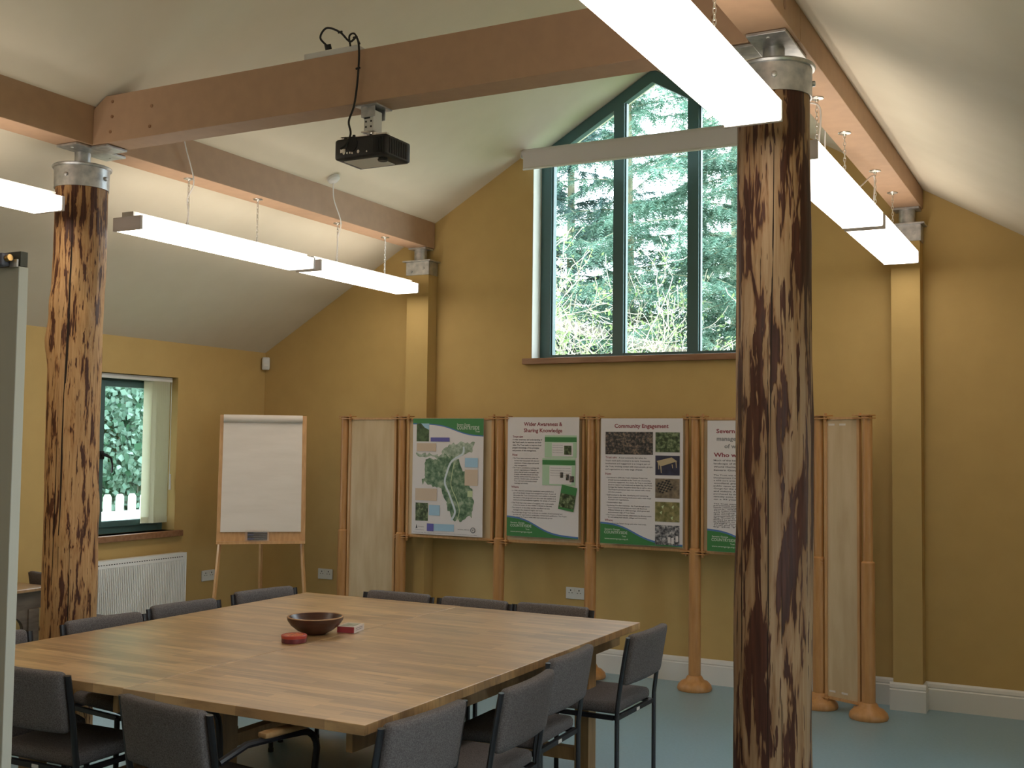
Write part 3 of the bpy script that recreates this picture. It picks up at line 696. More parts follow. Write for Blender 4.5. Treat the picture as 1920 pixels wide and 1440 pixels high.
# ------------------------------------------------------------------ tables
def main_table(label, x0, x1, y0, y1):
    zt = 0.73; w, d = (x1-x0)/2, (y1-y0)/2
    t = thing('meeting_table', label, 'table', ((x0+x1)/2, (y0+y1)/2, 0), 0, 'two meeting tables pushed together')
    obj('tabletop', box(NB(), -w, w, -d, d, zt-0.035, zt), M['stave'], t, bev=0.002)
    b = NB(); ix, iy = w-0.09, d-0.33
    for s in (-1, 1):
        box(b, min(s*ix, s*(ix-0.025)), max(s*ix, s*(ix-0.025)), -d+0.06, d-0.06, zt-0.115, zt-0.036)
        box(b, -ix+0.026, ix-0.026, min(s*iy, s*(iy-0.025)), max(s*iy, s*(iy-0.025)), zt-0.13, zt-0.036)
    obj('apron', b, M['legwood'], t)
    for sx in (-1, 1):
        for sy in (-1, 1):
            cx, cy = sx*(ix-0.042), sy*(d-0.40)
            obj('leg', box(NB(), cx-0.038, cx+0.038, cy-0.045, cy+0.045, 0.0, zt-0.0365), M['legwood'], t, bev=0.003)
    obj('stretcher', box(NB(), -0.03, 0.03, -d+0.5, d-0.5, 0.17, 0.23), M['legwood'], t)
    for s in (-1, 1): obj('cross_rail', box(NB(), -ix+0.081, ix-0.081, s*(d-0.40)-0.025, s*(d-0.40)+0.025, 0.10, 0.16), M['legwood'], t)
main_table('left half of the large pale wood meeting table, with the bowl near its right edge', -4.30, -3.2175, 3.085, 5.565)
main_table('right half of the large pale wood meeting table, in front of the right hand chairs', -3.2145, -2.130, 3.075, 5.555)
# old desk by the left wall
def old_desk():
    t = thing('old_desk', 'old dark framed desk with wooden top against the left wall behind the log post', 'desk', (-6.19, 4.55, 0))
    obj('desktop', box(NB(), -0.21, 0.21, -1.0, 0.56, 0.68, 0.702), M['oldtop'], t, bev=0.004)
    b = NB(); box(b, 0.15, 0.18, -0.95, 0.51, 0.57, 0.679); box(b, -0.18, -0.15, -0.95, 0.51, 0.57, 0.679); box(b, -0.149, 0.149, 0.48, 0.51, 0.57, 0.679); box(b, -0.149, 0.149, -0.95, -0.92, 0.57, 0.679)
    obj('apron', b, M['darkwood'], t)
    for sx in (-1, 1):
        for y in (-0.86, 0.44):
            obj('leg', box(NB(), sx*0.16-0.03, sx*0.16+0.03, y-0.04, y+0.04, 0, 0.569), M['darkwood'], t, bev=0.003)
    for y, s in ((0.40, -1), (-0.82, 1)):
        pts = [(0, 0.569), (0, 0.46)]+[(0.02+s*0+0, 0.46)]
        b = NB(); prof = [(y, 0.569), (y, 0.44), (y+s*0.03, 0.44)]+[(y+s*(0.12-0.09*math.cos(math.radians(a))), 0.44+0.09*math.sin(math.radians(a))) for a in range(0, 91, 15)]+[(y+s*0.16, 0.569)]
        A = [b.verts.new((0.15, p, q)) for p, q in prof]; B = [b.verts.new((0.18, p, q)) for p, q in prof]
        b.faces.new(A); b.faces.new(B[::-1])
        for i in range(len(prof)): b.faces.new((A[i], B[i], B[(i+1) % len(prof)], A[(i+1) % len(prof)]))
        obj('arch_bracket', b, M['darkwood'], t)
old_desk()

# ------------------------------------------------------------------ chairs
def make_chair(arms=False):
    t = thing('meeting_chair', '', 'chair')
    HT = 0.772; hw = 0.232
    def lean(z): return -0.205-0.055*max(0, (z-0.42)/(HT-0.42))**1.15
    def pad(p):
        x, y, z = p; k = (x/0.21)**2
        return (x, y+lean(z)+0.205+0.016*k-0.008, z)
    b = NB(); rbox(b, -0.214, 0.214, -0.243, -0.193, 0.535, HT, 0.020, 9, pad); obj('backrest', b, M['fabric'], t, smooth=True)
    def seatf(p):
        x, y, z = p; return (x, y, z+(0.006*math.cos(x/0.21*1.5)*math.cos(y/0.2*1.5) if z > 0.43 else 0)-(0.012*max(0, (y-0.10)/0.1)**2))
    b = NB(); rbox(b, -0.215, 0.215, -0.195, 0.215, 0.395, 0.452, 0.024, 9, seatf); obj('seat', b, M['fabric'], t, smooth=True)
    for s in (-1, 1):
        b = NB(); pts = [(s*hw, -0.205, 0.012), (s*hw, -0.205, 0.25), (s*hw, -0.205, 0.42)]+[(s*hw, lean(z), z) for z in (0.5, 0.58, 0.66, HT-0.012)]
        tube(b, pts, 0.016, 8, flat=0.62)
        lg = obj('rear_leg', b, M['black'], t, smooth=True)
        obj('rubber_foot', tube(NB(), [(s*hw, -0.205, 0.0), (s*hw, -0.205, 0.02)], 0.017, 8), M['rubber'], lg, smooth=True)
        b = NB(); tube(b, [(s*hw, 0.19, 0.012), (s*hw, 0.19, 0.25), (s*hw, 0.19, 0.385)], 0.0125, 8)
        lg = obj('front_leg', b, M['black'], t, smooth=True)
        obj('rubber_foot', tube(NB(), [(s*hw, 0.19, 0.0), (s*hw, 0.19, 0.02)], 0.0145, 8), M['rubber'], lg, smooth=True)
        if arms:
            ap = [(s*(hw+0.01), lean(0.60)+0.01, 0.60), (s*(hw+0.025), -0.12, 0.640), (s*(hw+0.03), 0.02, 0.640), (s*(hw+0.03), 0.13, 0.635)]+[(s*(hw+0.03), 0.13+0.07*math.sin(a), 0.565+0.07*math.cos(a)) for a in (0.4, 0.8, 1.2, 1.57)]+[(s*(hw+0.022), 0.20, 0.50), (s*(hw+0.014), 0.195, 0.40)]
            o = obj('armrest', tube(NB(), ap, 0.0125, 8), M['black'], t, smooth=True)
            b = NB(); rbox(b, s*(hw+0.03)-0.022, s*(hw+0.03)+0.022, -0.06, 0.16, 0.648, 0.670, 0.008, 4); obj('arm_pad', b, M['legwood'], o, smooth=True)
    b = NB()
    for y in (-0.197, 0.195): box(b, -hw+0.006, hw-0.006, y-0.010, y+0.010, 0.374, 0.394)
    for s in (-1, 1): box(b, s*(hw-0.008)-0.009, s*(hw-0.008)+0.009, -0.186, 0.184, 0.374, 0.394)
    fr = obj('seat_frame', b, M['black'], t)
    obj('sticker', box(NB(), 0.0, 0.035, -0.2095, -0.2072, 0.377, 0.391), M['plastic'], fr)
    return t
proto = make_chair(); armch = make_chair(True)
D2 = math.radians
def put_chair(o, tx, ty, rz, label, group=None):     # tx,ty: centre of the back's top edge
    fx, fy = -math.sin(rz), math.cos(rz)
    o.location = (tx+0.262*fx, ty+0.262*fy, 0); o.rotation_euler = (0, 0, rz); o['label'] = label
    o['group'] = group or 'chairs around the meeting table'
chairs = [
 (-1.935, 5.145, 89, 'grey fabric chair standing clear of the far right table corner, farthest on that side'),
 (-2.006, 4.415, 92, 'grey fabric chair on the right table side, second from its far end'),
 (-1.914, 3.83, 93, 'grey fabric chair on the right side of the table, third from the far end'),
 (-1.974, 3.20, 86, 'grey fabric chair at the near right table corner, its back nearest the camera'),
 (-3.68, 3.02, 1, 'grey fabric chair at the near table edge, leftmost with its back to the camera'),
 (-4.38, 4.06, -98, 'grey fabric chair on the left table side, in front of the left log post'),
 (-4.41, 4.64, -98, 'grey fabric chair on the left table side, in front of the radiator'),
 (-4.41, 5.30, -101, 'grey fabric chair on the left table side, in front of the easel'),
 (-4.42, 3.40, -96, 'grey fabric chair on the left table side, partly hidden by the pale screen'),
 (-3.655, 5.60, 180, 'grey fabric chair on the far table side, leftmost, in front of the plain left panel'),
 (-3.145, 5.60, 179, 'grey fabric chair on the far table side, the middle one, below the map poster'),
 (-2.665, 5.62, 181, 'grey fabric chair on the far table side, rightmost, near the socket'),
 (-6.08, 5.17, -7, 'grey fabric chair at the far end of the old desk'),
]
first = True
for x, y, a, lab in chairs:
    o = proto if first else copy_tree(proto); first = False
    put_chair(o, x, y, D2(a), lab)
put_chair(armch, -2.80, 2.86, D2(-8), 'grey fabric armchair with wooden arm pads at the near edge of the table')

# ------------------------------------------------------------------ things on the table
t = thing('wooden_bowl', 'dark wooden bowl with a pale rim in the middle of the table', 'bowl', (-3.345, 4.40, 0.7305))
R = 0.135
b = lathe(NB(), [(0, 0), (0.05, 0), (0.055, 0.004), (0.085, 0.018), (0.115, 0.042), (0.132, 0.066), (R, 0.080), (R-0.008, 0.082), (R-0.012, 0.078), (0.10, 0.045), (0.07, 0.022), (0.03, 0.014), (0, 0.013)], 48)
obj('bowl_body', b, noisy('dark_turned_wood', (0.045, 0.016, 0.010), (0.075, 0.028, 0.016), 10, (1, 1, 6), rough=0.32, bstr=0.03), t, smooth=True)
b = NB(); tube(b, arc((0, 0, 0.0815), R-0.005, 0, 360, 48, 'xy'), 0.0038, 8, caps=False); obj('rim', b, mat('pale_rim_wood', (0.42, 0.24, 0.12), 0.4), t, smooth=True)
t = thing('round_tin', 'small round red tin with an orange lid, beside the bowl', 'tin', (-3.285, 4.165, 0.7305))
obj('tin_body', lathe(NB(), [(0, 0), (0.055, 0), (0.057, 0.003), (0.057, 0.020), (0, 0.020)], 40), noisy('dark_red_tin', (0.10, 0.02, 0.03), (0.16, 0.03, 0.035), 30, rough=0.4), t, smooth=True)
ld = obj('lid', lathe(NB(), [(0.058, 0.0205), (0.059, 0.032), (0.056, 0.035), (0.044, 0.035), (0.043, 0.033), (0, 0.033)], 40), mat('red_lid', (0.40, 0.05, 0.03), 0.35), t, smooth=True)
obj('lid_picture', lathe(NB(), [(0, 0.0334), (0.042, 0.0334), (0.042, 0.0345), (0, 0.0345)], 32), noisy('orange_lid_print', (0.60, 0.13, 0.02), (0.25, 0.05, 0.02), 60, rough=0.4, lo=0.45, hi=0.6, bstr=0), ld)
t = thing('playing_card_box', 'small white and red cardboard box behind the bowl', 'box', (-3.245, 4.55, 0.7305), D2(12))
obj('carton', box(NB(), -0.045, 0.045, -0.06, 0.06, 0, 0.030), mat('white_carton', (0.60, 0.52, 0.46), 0.5), t, bev=0.001)
obj('red_side', box(NB(), -0.044, 0.044, -0.0615, -0.0602, 0.001, 0.029), mat('red_carton', (0.38, 0.05, 0.06), 0.5), t)
obj('top_print', box(NB(), -0.034, 0.034, -0.045, 0.045, 0.0302, 0.0308), noisy('green_grey_print', (0.20, 0.22, 0.15), (0.42, 0.38, 0.28), 40, rough=0.5, bstr=0), t)
b = NB()
for i in range(2): box(b, 0.0452, 0.0456, -0.04, 0.038, 0.011+i*0.008, 0.0135+i*0.008)
obj('side_print', b, mat('grey_print', (0.2, 0.17, 0.17), 0.6), t)

# ------------------------------------------------------------------ flipchart easel
ey, ex = 6.80, -5.70
t = thing('flipchart_easel', 'wooden flipchart easel standing in the far left corner', 'easel', (ex, ey, 0), D2(40)); EZL = t
tilt = 0.19   # board leans: bottom towards the viewer (local -Y)
def bp(x, z, off=0.0):  # board surface point
    return (x, -tilt*(1.86-z)/0.95+off, z)
def slab(bm, x0, x1, z0, z1, o0, o1):
    vs = [bm.verts.new(bp(x, z, o)) for o in (o0, o1) for z in (z0, z1) for x in (x0, x1)]
    for f in ((0, 1, 3, 2), (4, 6, 7, 5), (0, 4, 5, 1), (2, 3, 7, 6), (0, 2, 6, 4), (1, 5, 7, 3)): bm.faces.new([vs[i] for i in f])
    return bm
obj('board', slab(NB(), -0.325, 0.325, 0.885, 1.845, 0.0, 0.014), M['pine'], t, bev=0.002)
obj('tray', slab(NB(), -0.325, 0.325, 0.880, 0.90, -0.022, -0.0005), M['pine'], t)
for s in (-1, 1):
    b = NB(); tube(b, [bp(s*0.29, 1.75, 0.03), bp(s*0.30, 0.9, 0.03), (s*0.36, -0.37, 0.003)], 0.014, 4); obj('leg', b, M['pine'], t)
obj('leg', tube(NB(), [(0, 0.03, 1.78), (0.0, 0.16, 1.0), (0, 0.32, 0.003)], 0.015, 4), M['pine'], t)
pd = thing('flipchart_pad', 'blank white flipchart pad hanging on the easel', 'paper pad', (ex, ey, 0), D2(40))
obj('sheet', slab(NB(), -0.298, 0.292, 0.968, 1.845, -0.012, -0.0006), M['paper'], pd)
rb = NB(); tube(rb, [bp(-0.298, 1.818, -0.018), bp(0.292, 1.818, -0.018)], 0.030, 18); ro = obj('rolled_sheet', rb, M['paper'], pd, smooth=True)
mk = thing('marker_pack', 'clear pack of dark markers clipped at the bottom of the easel', 'markers', (ex, ey, 0), D2(40))
clear = bpy.data.materials.new('clear_plastic'); clear.use_nodes = True; tt = clear.node_tree; tt.nodes.clear()
o_ = tt.nodes.new('ShaderNodeOutputMaterial'); a_ = tt.nodes.new('ShaderNodeBsdfTransparent'); g_ = tt.nodes.new('ShaderNodeBsdfGlossy'); g_.inputs['Roughness'].default_value = 0.15
x_ = tt.nodes.new('ShaderNodeMixShader'); x_.inputs[0].default_value = 0.03; tt.links.new(a_.outputs[0], x_.inputs[1]); tt.links.new(g_.outputs[0], x_.inputs[2]); tt.links.new(x_.outputs[0], o_.inputs[0])
b = NB(); slab(b, -0.118, 0.055, 0.902, 0.985, -0.044, -0.043); slab(b, -0.118, 0.055, 0.902, 0.985, -0.0145, -0.0135); obj('clear_wallet', b, clear, mk)
for k in range(4):
    c = NB(); z = 0.918+k*0.0145; tube(c, [bp(-0.10, z, -0.029), bp(0.045, z, -0.029)], 0.007, 10); mo = obj('marker', c, M['black'], mk, smooth=True)
    c = NB(); tube(c, [bp(-0.10, z, -0.029), bp(-0.055, z, -0.029)], 0.0076, 10); obj('cap', c, M['slot'] if k % 2 else mat('marker_cap', (0.02, 0.03, 0.10), 0.3), mo, smooth=True)

# ------------------------------------------------------------------ display stand
poles = [(-5.37, 7.40), (-4.82, 7.40), (-3.965, 7.42), (-3.235, 7.44), (-2.455, 7.43), (-1.60, 7.34), (-1.272, 7.20)]
t = thing('display_stand', 'folding wooden display stand with seven turned poles along the gable wall', 'display stand', (-3.2, 7.4, 0))
def loc(p): return (p[0]+3.2, p[1]-7.4)
for i, p in enumerate(poles):
    x, y = loc(p)
    b = lathe(NB(), [(0.041, 0.075), (0.041, 0.945), (0.036, 0.95), (0.030, 0.955), (0.030, 1.855), (0, 1.858)], 24, (x, y, 0)); po = obj('pole', b, M['orange'], t, smooth=True)
    b = lathe(NB(), [(0, 0.0), (0.112, 0.0), (0.118, 0.012), (0.112, 0.035), (0.09, 0.058), (0.062, 0.070), (0.055, 0.085), (0.048, 0.095), (0.042, 0.098)], 36, (x, y, 0)); obj('pole_base', b, M['orange'], po, smooth=True)
def hinge(a, c, z, w=0.055):      # small connector block at a panel's corner
    d = Vector((c[0]-a[0], c[1]-a[1], 0)).normalized(); n = Vector((-d.y, d.x, 0)); o = Vector((a[0], a[1], 0))
    b = NB(); mx = Matrix((( d.x, n.x, 0, o.x), (d.y, n.y, 0, o.y), (0, 0, 1, 0), (0, 0, 0, 1)))
    box(b, -0.035, 0.085, -0.036, 0.036, z-0.008, z-0.001, mx=mx); box(b, -0.035, 0.085, -0.036, 0.036, z+0.009, z+0.016, mx=mx)
    p = mx @ Vector((0.066, -0.02, 0)); tube(b, [(p.x, p.y, z-0.025), (p.x, p.y, z+0.028)], 0.009, 8)
    return b
for i in range(6):
    a, c = Vector((*loc(poles[i]), 0)), Vector((*loc(poles[i+1]), 0)); d = (c-a); L = d.length; d.normalize(); n = Vector((-d.y, d.x, 0))
    tall = i in (0, 5); z0 = 0.07 if tall else 0.925; z1 = 1.842
    mx = Matrix(((d.x, n.x, 0, a.x), (d.y, n.y, 0, a.y), (0, 0, 1, 0), (0, 0, 0, 1)))
    e = 0.050
    b = NB(); box(b, e+0.012, L-e-0.012, -0.006, 0.006, z0+0.012, z1-0.012, mx=mx); pa = obj('panel', b, M['ply'], t)
    b = NB(); box(b, e, e+0.018, -0.014, 0.014, z0, z1, mx=mx); box(b, L-e-0.018, L-e, -0.014, 0.014, z0, z1, mx=mx)
    box(b, e+0.018, L-e-0.018, -0.014, 0.014, z0, z0+0.018, mx=mx); box(b, e+0.018, L-e-0.018, -0.014, 0.014, z1-0.014, z1, mx=mx)
    obj('panel_edge', b, M['pine'], pa)
    for z in ((z0, z1+0.002)):
        b = hinge(a, c, z-0.004); hb = hinge(c, a, z-0.004)
        obj('connector', b, M['orange'], t); obj('connector', hb, M['orange'], t)
    if i == 5:
        for (u, v) in ((0.08, 1.79), (0.16, 1.79), (0.08, 0.115), (0.17, 0.115)): obj('fastener_tab', box(NB(), u, u+0.045, -0.0085, -0.0063, v, v+0.012, mx=mx), M['paper'], pa)

# ------------------------------------------------------------------ posters
COLM = {}
def cm(key, c, rough=0.5):
    if key not in COLM: COLM[key] = mat('print_'+key, c, rough)
    return COLM[key]
cm('white', (0.62, 0.58, 0.58), 0.38); cm('green', (0.035, 0.17, 0.045)); cm('blue', (0.06, 0.14, 0.36)); cm('red', (0.22, 0.035, 0.05)); cm('ink', (0.06, 0.055, 0.065))
cm('logo', (0.45, 0.50, 0.42)); cm('tan', (0.52, 0.40, 0.30)); cm('sky', (0.30, 0.46, 0.60)); cm('purple', (0.10, 0.09, 0.32)); cm('pgreen', (0.36, 0.50, 0.34)); cm('river', (0.52, 0.58, 0.62)); cm('grey', (0.20, 0.20, 0.21)); cm('black', (0.012, 0.012, 0.015)); cm('pyellow', (0.45, 0.52, 0.30)); cm('tbl', (0.42, 0.33, 0.20))
def photo(name, c1, c2, c3, sc):
    m = mat('photo_'+name, c1, 0.4); v = coords(m); f = nz(m, v, sc, 4, 0.6)
    LK(m, ramp(m, f, [(0.36, c1), (0.5, c2), (0.66, c3)]), BS(m).inputs['Base Color']); return m
PH = dict(wood=photo('woodland', (0.012, 0.02, 0.01), (0.05, 0.08, 0.03), (0.22, 0.26, 0.14), 38), people=photo('crowd', (0.01, 0.01, 0.012), (0.05, 0.045, 0.045), (0.24, 0.17, 0.12), 60),
          navy=photo('navy', (0.012, 0.014, 0.035), (0.02, 0.022, 0.05), (0.03, 0.03, 0.07), 20), brown=photo('brown', (0.10, 0.075, 0.05), (0.16, 0.12, 0.08), (0.24, 0.18, 0.12), 30),
          olive=photo('olive', (0.10, 0.10, 0.03), (0.17, 0.15, 0.06), (0.28, 0.24, 0.10), 28), street=photo('street', (0.02, 0.02, 0.03), (0.12, 0.12, 0.13), (0.45, 0.42, 0.42), 55),
          mapg=photo('map', (0.035, 0.085, 0.045), (0.11, 0.19, 0.11), (0.30, 0.36, 0.25), 22), mapl=photo('maplight', (0.16, 0.22, 0.15), (0.28, 0.34, 0.26), (0.42, 0.46, 0.38), 30),
          hill=photo('hill', (0.02, 0.035, 0.012), (0.05, 0.09, 0.03), (0.08, 0.13, 0.05), 25))
def rect(bm, x0, x1, z0, z1, y): prism(bm, [(x0, z0), (x1, z0), (x1, z1), (x0, z1)], y-0.0004, y)
def smoothpoly(pts, n=6):
    P = [Vector((p[0], 0, p[1])) for p in pts]; k = len(P); o = []
    for i in range(k):
        a, b, c, d = P[i-1], P[i], P[(i+1) % k], P[(i+2) % k]
        for s in range(n):
            t = s/n; q = 0.5*((2*b)+(-a+c)*t+(2*a-5*b+4*c-d)*t*t+(-a+3*b-3*c+d)*t**3); o.append((q.x, q.z))
    return o
def rough_edge(pts, amp, seed):
    P = smoothpoly(pts, 14); o = []
    for i, (x, z) in enumerate(P):
        o.append((x+amp*noise.noise(Vector((x*22, z*22, seed))), z+amp*noise.noise(Vector((x*22, z*22, seed+9)))))
    return o
def text_mesh(items, y):
    # items: (string, x, z_baseline, cap_height, fit_width or None, align)
    bm = NB()
    for s, x, z, h, fw, al in items:
        cu = bpy.data.curves.new('t', 'FONT'); cu.body = s; cu.size = 1.0; cu.resolution_u = 2; cu.offset = 0.027 if h > 0.02 else 0.02
        ob = bpy.data.objects.new('t', cu); COL.objects.link(ob)
        bpy.context.view_layer.update()
        me = ob.to_mesh(); n = len(me.vertices); co = np.zeros(n*3)
        me.vertices.foreach_get('co', co); co = co.reshape(-1, 3)
        polys = [list(p.vertices) for p in me.polygons]
        ob.to_mesh_clear(); bpy.data.objects.remove(ob); bpy.data.curves.remove(cu)
        if n == 0: continue
        wd = co[:, 0].max()-co[:, 0].min(); k = h/0.70; kx = k if not fw else fw/wd
        co[:, 0] -= co[:, 0].min(); off = 0 if al == 'L' else -wd*kx/2 if al == 'C' else -wd*kx
        vs = [bm.verts.new((x+off+c[0]*kx, y, z+c[1]*k)) for c in co]
        for p in polys:
            try: bm.faces.new([vs[i] for i in p])
            except ValueError: pass
    return bm
Y1, Y2, Y3 = -0.0035, -0.0042, -0.0049
def poster(label, x0, x1, z0, z1, y, rz=0.0, pitch=0.0):
    t = thing('poster', label, 'poster', (x0, y, z0), rz, 'posters on the display stand')
    w, h = x1-x0, z1-z0
    b = NB(); box(b, 0, w, -0.003, 0, 0, h); obj('sheet', b, cm('white', 0), t)
    return t, w, h
def footer(t, w, h, hl):
    n = 24; top = lambda u: h*(0.155-0.13*(1/(1+math.exp(-(u-0.42)*9)))+0.012*math.cos(u*3))
    pts = [(w*i/n, top(i/n)) for i in range(n+1)]
    obj('green_band', prism(NB(), [(0, 0.001), (w, 0.001)]+[(x, z-0.006) for x, z in pts[::-1]], Y1-0.0004, Y1), cm('green', 0), t)
    obj('blue_curve', prism(NB(), [(x, z-0.0058) for x, z in pts]+[(x, z+0.006) for x, z in pts[::-1]], Y1-0.0004, Y1), cm('blue', 0), t)
    heads('logo_text', t, [('Severn Gorge', w*0.055, h*0.108, 0.012, 0.115, 'L'), ('COUNTRYSIDE', w*0.050, h*0.080, 0.019, 0.175, 'L'), ('Trust', w*0.27, h*0.057, 0.011, 0.032, 'L'), ('www.severngorge.org.uk', w*0.055, h*0.035, 0.010, 0.180, 'L')], Y2, cm('logo', 0))
def heads(name, t, items, y, m):
    for it in items: obj(name, text_mesh([it], y), m, t)
def body(t, w, h, lines, bold=False):
    it = [(s, w*x, h*z, hh, w*fw, 'L') for s, x, z, hh, fw in lines]
    return obj('body_text', text_mesh(it, Y1), cm('ink', 0), t)

# poster 1: map
t, w, h = poster('poster with a green illustrated valley map, leftmost of the posters', -4.712, -4.088, 0.950, 1.838, 7.385)
n = 20; c_ = [(w*i/n, h*(0.962-0.005-0.105/(1+math.exp(-((i/n)-0.60)*9)))) for i in range(n+1)]
obj('green_band', prism(NB(), c_+[(w, h-0.001), (0, h-0.001)], Y1-0.0004, Y1), cm('green', 0), t)
obj('blue_curve', prism(NB(), [(x, z-0.008) for x, z in c_]+[(x, z+0.0) for x, z in c_[::-1]], Y1-0.0008, Y1-0.0004), cm('blue', 0), t)
heads('logo_text', t, [('Severn Gorge', w*0.63, h*0.938, 0.016, 0.115, 'L'), ('COUNTRYSIDE', w*0.63, h*0.905, 0.026, 0.195, 'L'), ('Trust', w*0.885, h*0.882, 0.014, 0.040, 'L')], Y2-0.0006, cm('logo', 0))
b = NB(); prism(b, rough_edge([(0.06, 0.69), (0.20, 0.70), (0.40, 0.69), (0.45, 0.74), (0.62, 0.79), (0.80, 0.80), (0.88, 0.77), (0.80, 0.70), (0.66, 0.68), (0.60, 0.60), (0.50, 0.56), (0.40, 0.60), (0.30, 0.66), (0.10, 0.67)], 0.03, 1), Y1-0.0004, Y1)
for v in b.verts: v.co.x *= w; v.co.z *= h
obj('map_upland', b, PH['mapl'], t)
b = NB(); prism(b, rough_edge([(0.20, 0.64), (0.36, 0.66), (0.50, 0.68), (0.62, 0.66), (0.70, 0.58), (0.78, 0.50), (0.83, 0.42), (0.86, 0.34), (0.87, 0.22), (0.78, 0.15), (0.62, 0.12), (0.56, 0.17), (0.50, 0.27), (0.42, 0.38), (0.30, 0.42), (0.18, 0.44), (0.14, 0.47), (0.22, 0.50), (0.17, 0.56)], 0.035, 2), Y2-0.0004, Y2)
for v in b.verts: v.co.x *= w; v.co.z *= h
obj('map_woodland', b, PH['mapg'], t)
def ribbon(pts, wd, y):
    pts = [Vector((p[0]*w, 0, p[1]*h)) for p in pts]; pts = spline(pts, 6); b = NB(); A, B = [], []
    for i, p in enumerate(pts):
        d = (pts[min(i+1, len(pts)-1)]-pts[max(i-1, 0)]).normalized(); nn = Vector((-d.z, 0, d.x))*wd; A.append(b.verts.new((p.x+nn.x, y, p.z+nn.z))); B.append(b.verts.new((p.x-nn.x, y, p.z-nn.z)))
    for i in range(len(pts)-1): b.faces.new((A[i], B[i], B[i+1], A[i+1]))
    return b
obj('map_river', ribbon([(0.73, 0.76), (0.72, 0.70), (0.62, 0.66), (0.55, 0.62), (0.50, 0.54), (0.47, 0.45), (0.53, 0.36), (0.58, 0.28), (0.62, 0.20), (0.57, 0.13)], 0.008, Y3), cm('river', 0), t)
obj('map_road', ribbon([(0.60, 0.62), (0.57, 0.52), (0.56, 0.42), (0.63, 0.32), (0.68, 0.22), (0.65, 0.13)], 0.003, Y3), cm('pyellow', 0), t)
b = NB(); rect(b, w*0.79, w*0.86, h*0.335, h*0.385, Y3); obj('map_field', b, cm('pyellow', 0), t)
b = NB(); rect(b, w*0.055, w*0.235, h*0.80, h*0.955, Y2); o = obj('hillside_photo', b, PH['hill'], t); b = NB(); prism(b, [(w*0.12, h*0.955), (w*0.235, h*0.955), (w*0.235, h*0.90), (w*0.17, h*0.92)], Y3-0.0004, Y3); obj('photo_sky', b, cm('sky', 0), o)
b = NB(); rect(b, w*0.055, w*0.235, h*0.115, h*0.27, Y2); obj('woodland_photo', b, PH['wood'], t)
YN = -0.0062
b = NB(); rect(b, w*0.26, w*0.53, h*0.80, h*0.835, YN); obj('purple_strip', b, cm('purple', 0), t)
b = NB(); rect(b, w*0.06, w*0.34, h*0.715, h*0.785, YN); obj('tan_note', b, cm('tan', 0), t)
b = NB(); rect(b, w*0.75, w*0.93, h*0.43, h*0.565, YN); obj('tan_note', b, cm('tan', 0), t)
b = NB(); rect(b, w*0.05, w*0.36, h*0.29, h*0.395, YN); obj('tan_note', b, cm('tan', 0), t)
b = NB(); rect(b, w*0.75, w*0.93, h*0.585, h*0.665, YN); obj('blue_note', b, cm('sky', 0), t)
b = NB(); rect(b, w*0.25, w*0.405, h*0.165, h*0.255, YN); obj('blue_note', b, cm('sky', 0), t)
b = NB(); rect(b, w*0.225, w*0.32, h*0.030, h*0.095, YN); obj('purple_note', b, cm('purple', 0), t)
b = NB(); rect(b, w*0.325, w*0.61, h*0.035, h*0.095, YN); obj('pale_blue_note', b, cm('sky', 0), t)
b = NB(); tube(b, [(w*0.87+0.018*math.cos(a), Y1, h*0.055+0.018*math.sin(a)) for a in [2*math.pi*i/20 for i in range(21)]], 0.004, 5, caps=False); tube(b, [(w*0.87, Y1, h*0.055-0.007), (w*0.87, Y1, h*0.055+0.007)], 0.004, 5); obj('round_emblem', b, cm('grey', 0), t)
b = NB(); prism(b, [(w*0.06, h*0.05), (w*0.085, h*0.05), (w*0.08, h*0.065), (w*0.072, h*0.085), (w*0.066, h*0.065)], Y1-0.0004, Y1); obj('tree_emblem', b, cm('ink', 0), t)
obj('small_text', text_mesh([('Forestry', w*0.10, h*0.06, 0.008, 0.05, 'L'), ('Commission', w*0.05, h*0.035, 0.006, 0.08, 'L'), ('NATIONAL HERITAGE', w*0.66, h*0.052, 0.008, 0.10, 'L'), ('Produced with the support of local partners and the woodland grant scheme for the valley', w*0.03, h*0.012, 0.005, w*0.90, 'L')], Y1), cm('grey', 0), t)
# poster 2
t, w, h = poster('poster headed Wider Awareness and Sharing Knowledge', -3.888, -3.310, 0.972, 1.846, 7.395)
footer(t, w, h, 0)
heads('heading', t, [('Wider Awareness &', w*0.50, h*0.928, 0.027, w*0.54, 'C'), ('Sharing Knowledge', w*0.50, h*0.875, 0.027, w*0.54, 'C'), ('Trust aim', w*0.07, h*0.828, 0.015, w*0.15, 'L'), ('How', w*0.07, h*0.675, 0.016, w*0.075, 'L'), ('Where', w*0.06, h*0.405, 0.016, w*0.105, 'L')], Y1, cm('red', 0))
L_ = [('A wider awareness and understanding of', .07, .806, .011, .42), ("the Trust's work, its resources and their", .07, .783, .011, .41), ('value. The Trust seeks to improve local', .07, .760, .011, .41), ("people's knowledge of the principles", .07, .737, .011, .38), ('and practice of site management.', .07, .714, .011, .34)]
for i, s in enumerate(('The Trust raises awareness within the', 'increase that many people will value and', 'awareness of these unique and special', 'sites management.')): L_.append((('\u2022 ' if i == 0 else '')+s, .07 if i == 0 else .10, .650-i*.020, .009, (.37, .35, .35, .18)[i]))
for i, s in enumerate(('The Trust is committed to working with', 'partner organisations in Telford to', 'ensure that all work is successful, also', 'it works only with schools and other', 'learning centres around the gorge and its', 'partners. Guided walks and activities', 'Trust with local communities around', 'meetings and events.')): L_.append((('\u2022 ' if i == 0 else '')+s, .07 if i == 0 else .10, .570-i*.0185, .009, (.38, .32, .35, .34, .36, .34, .32, .2)[i]))
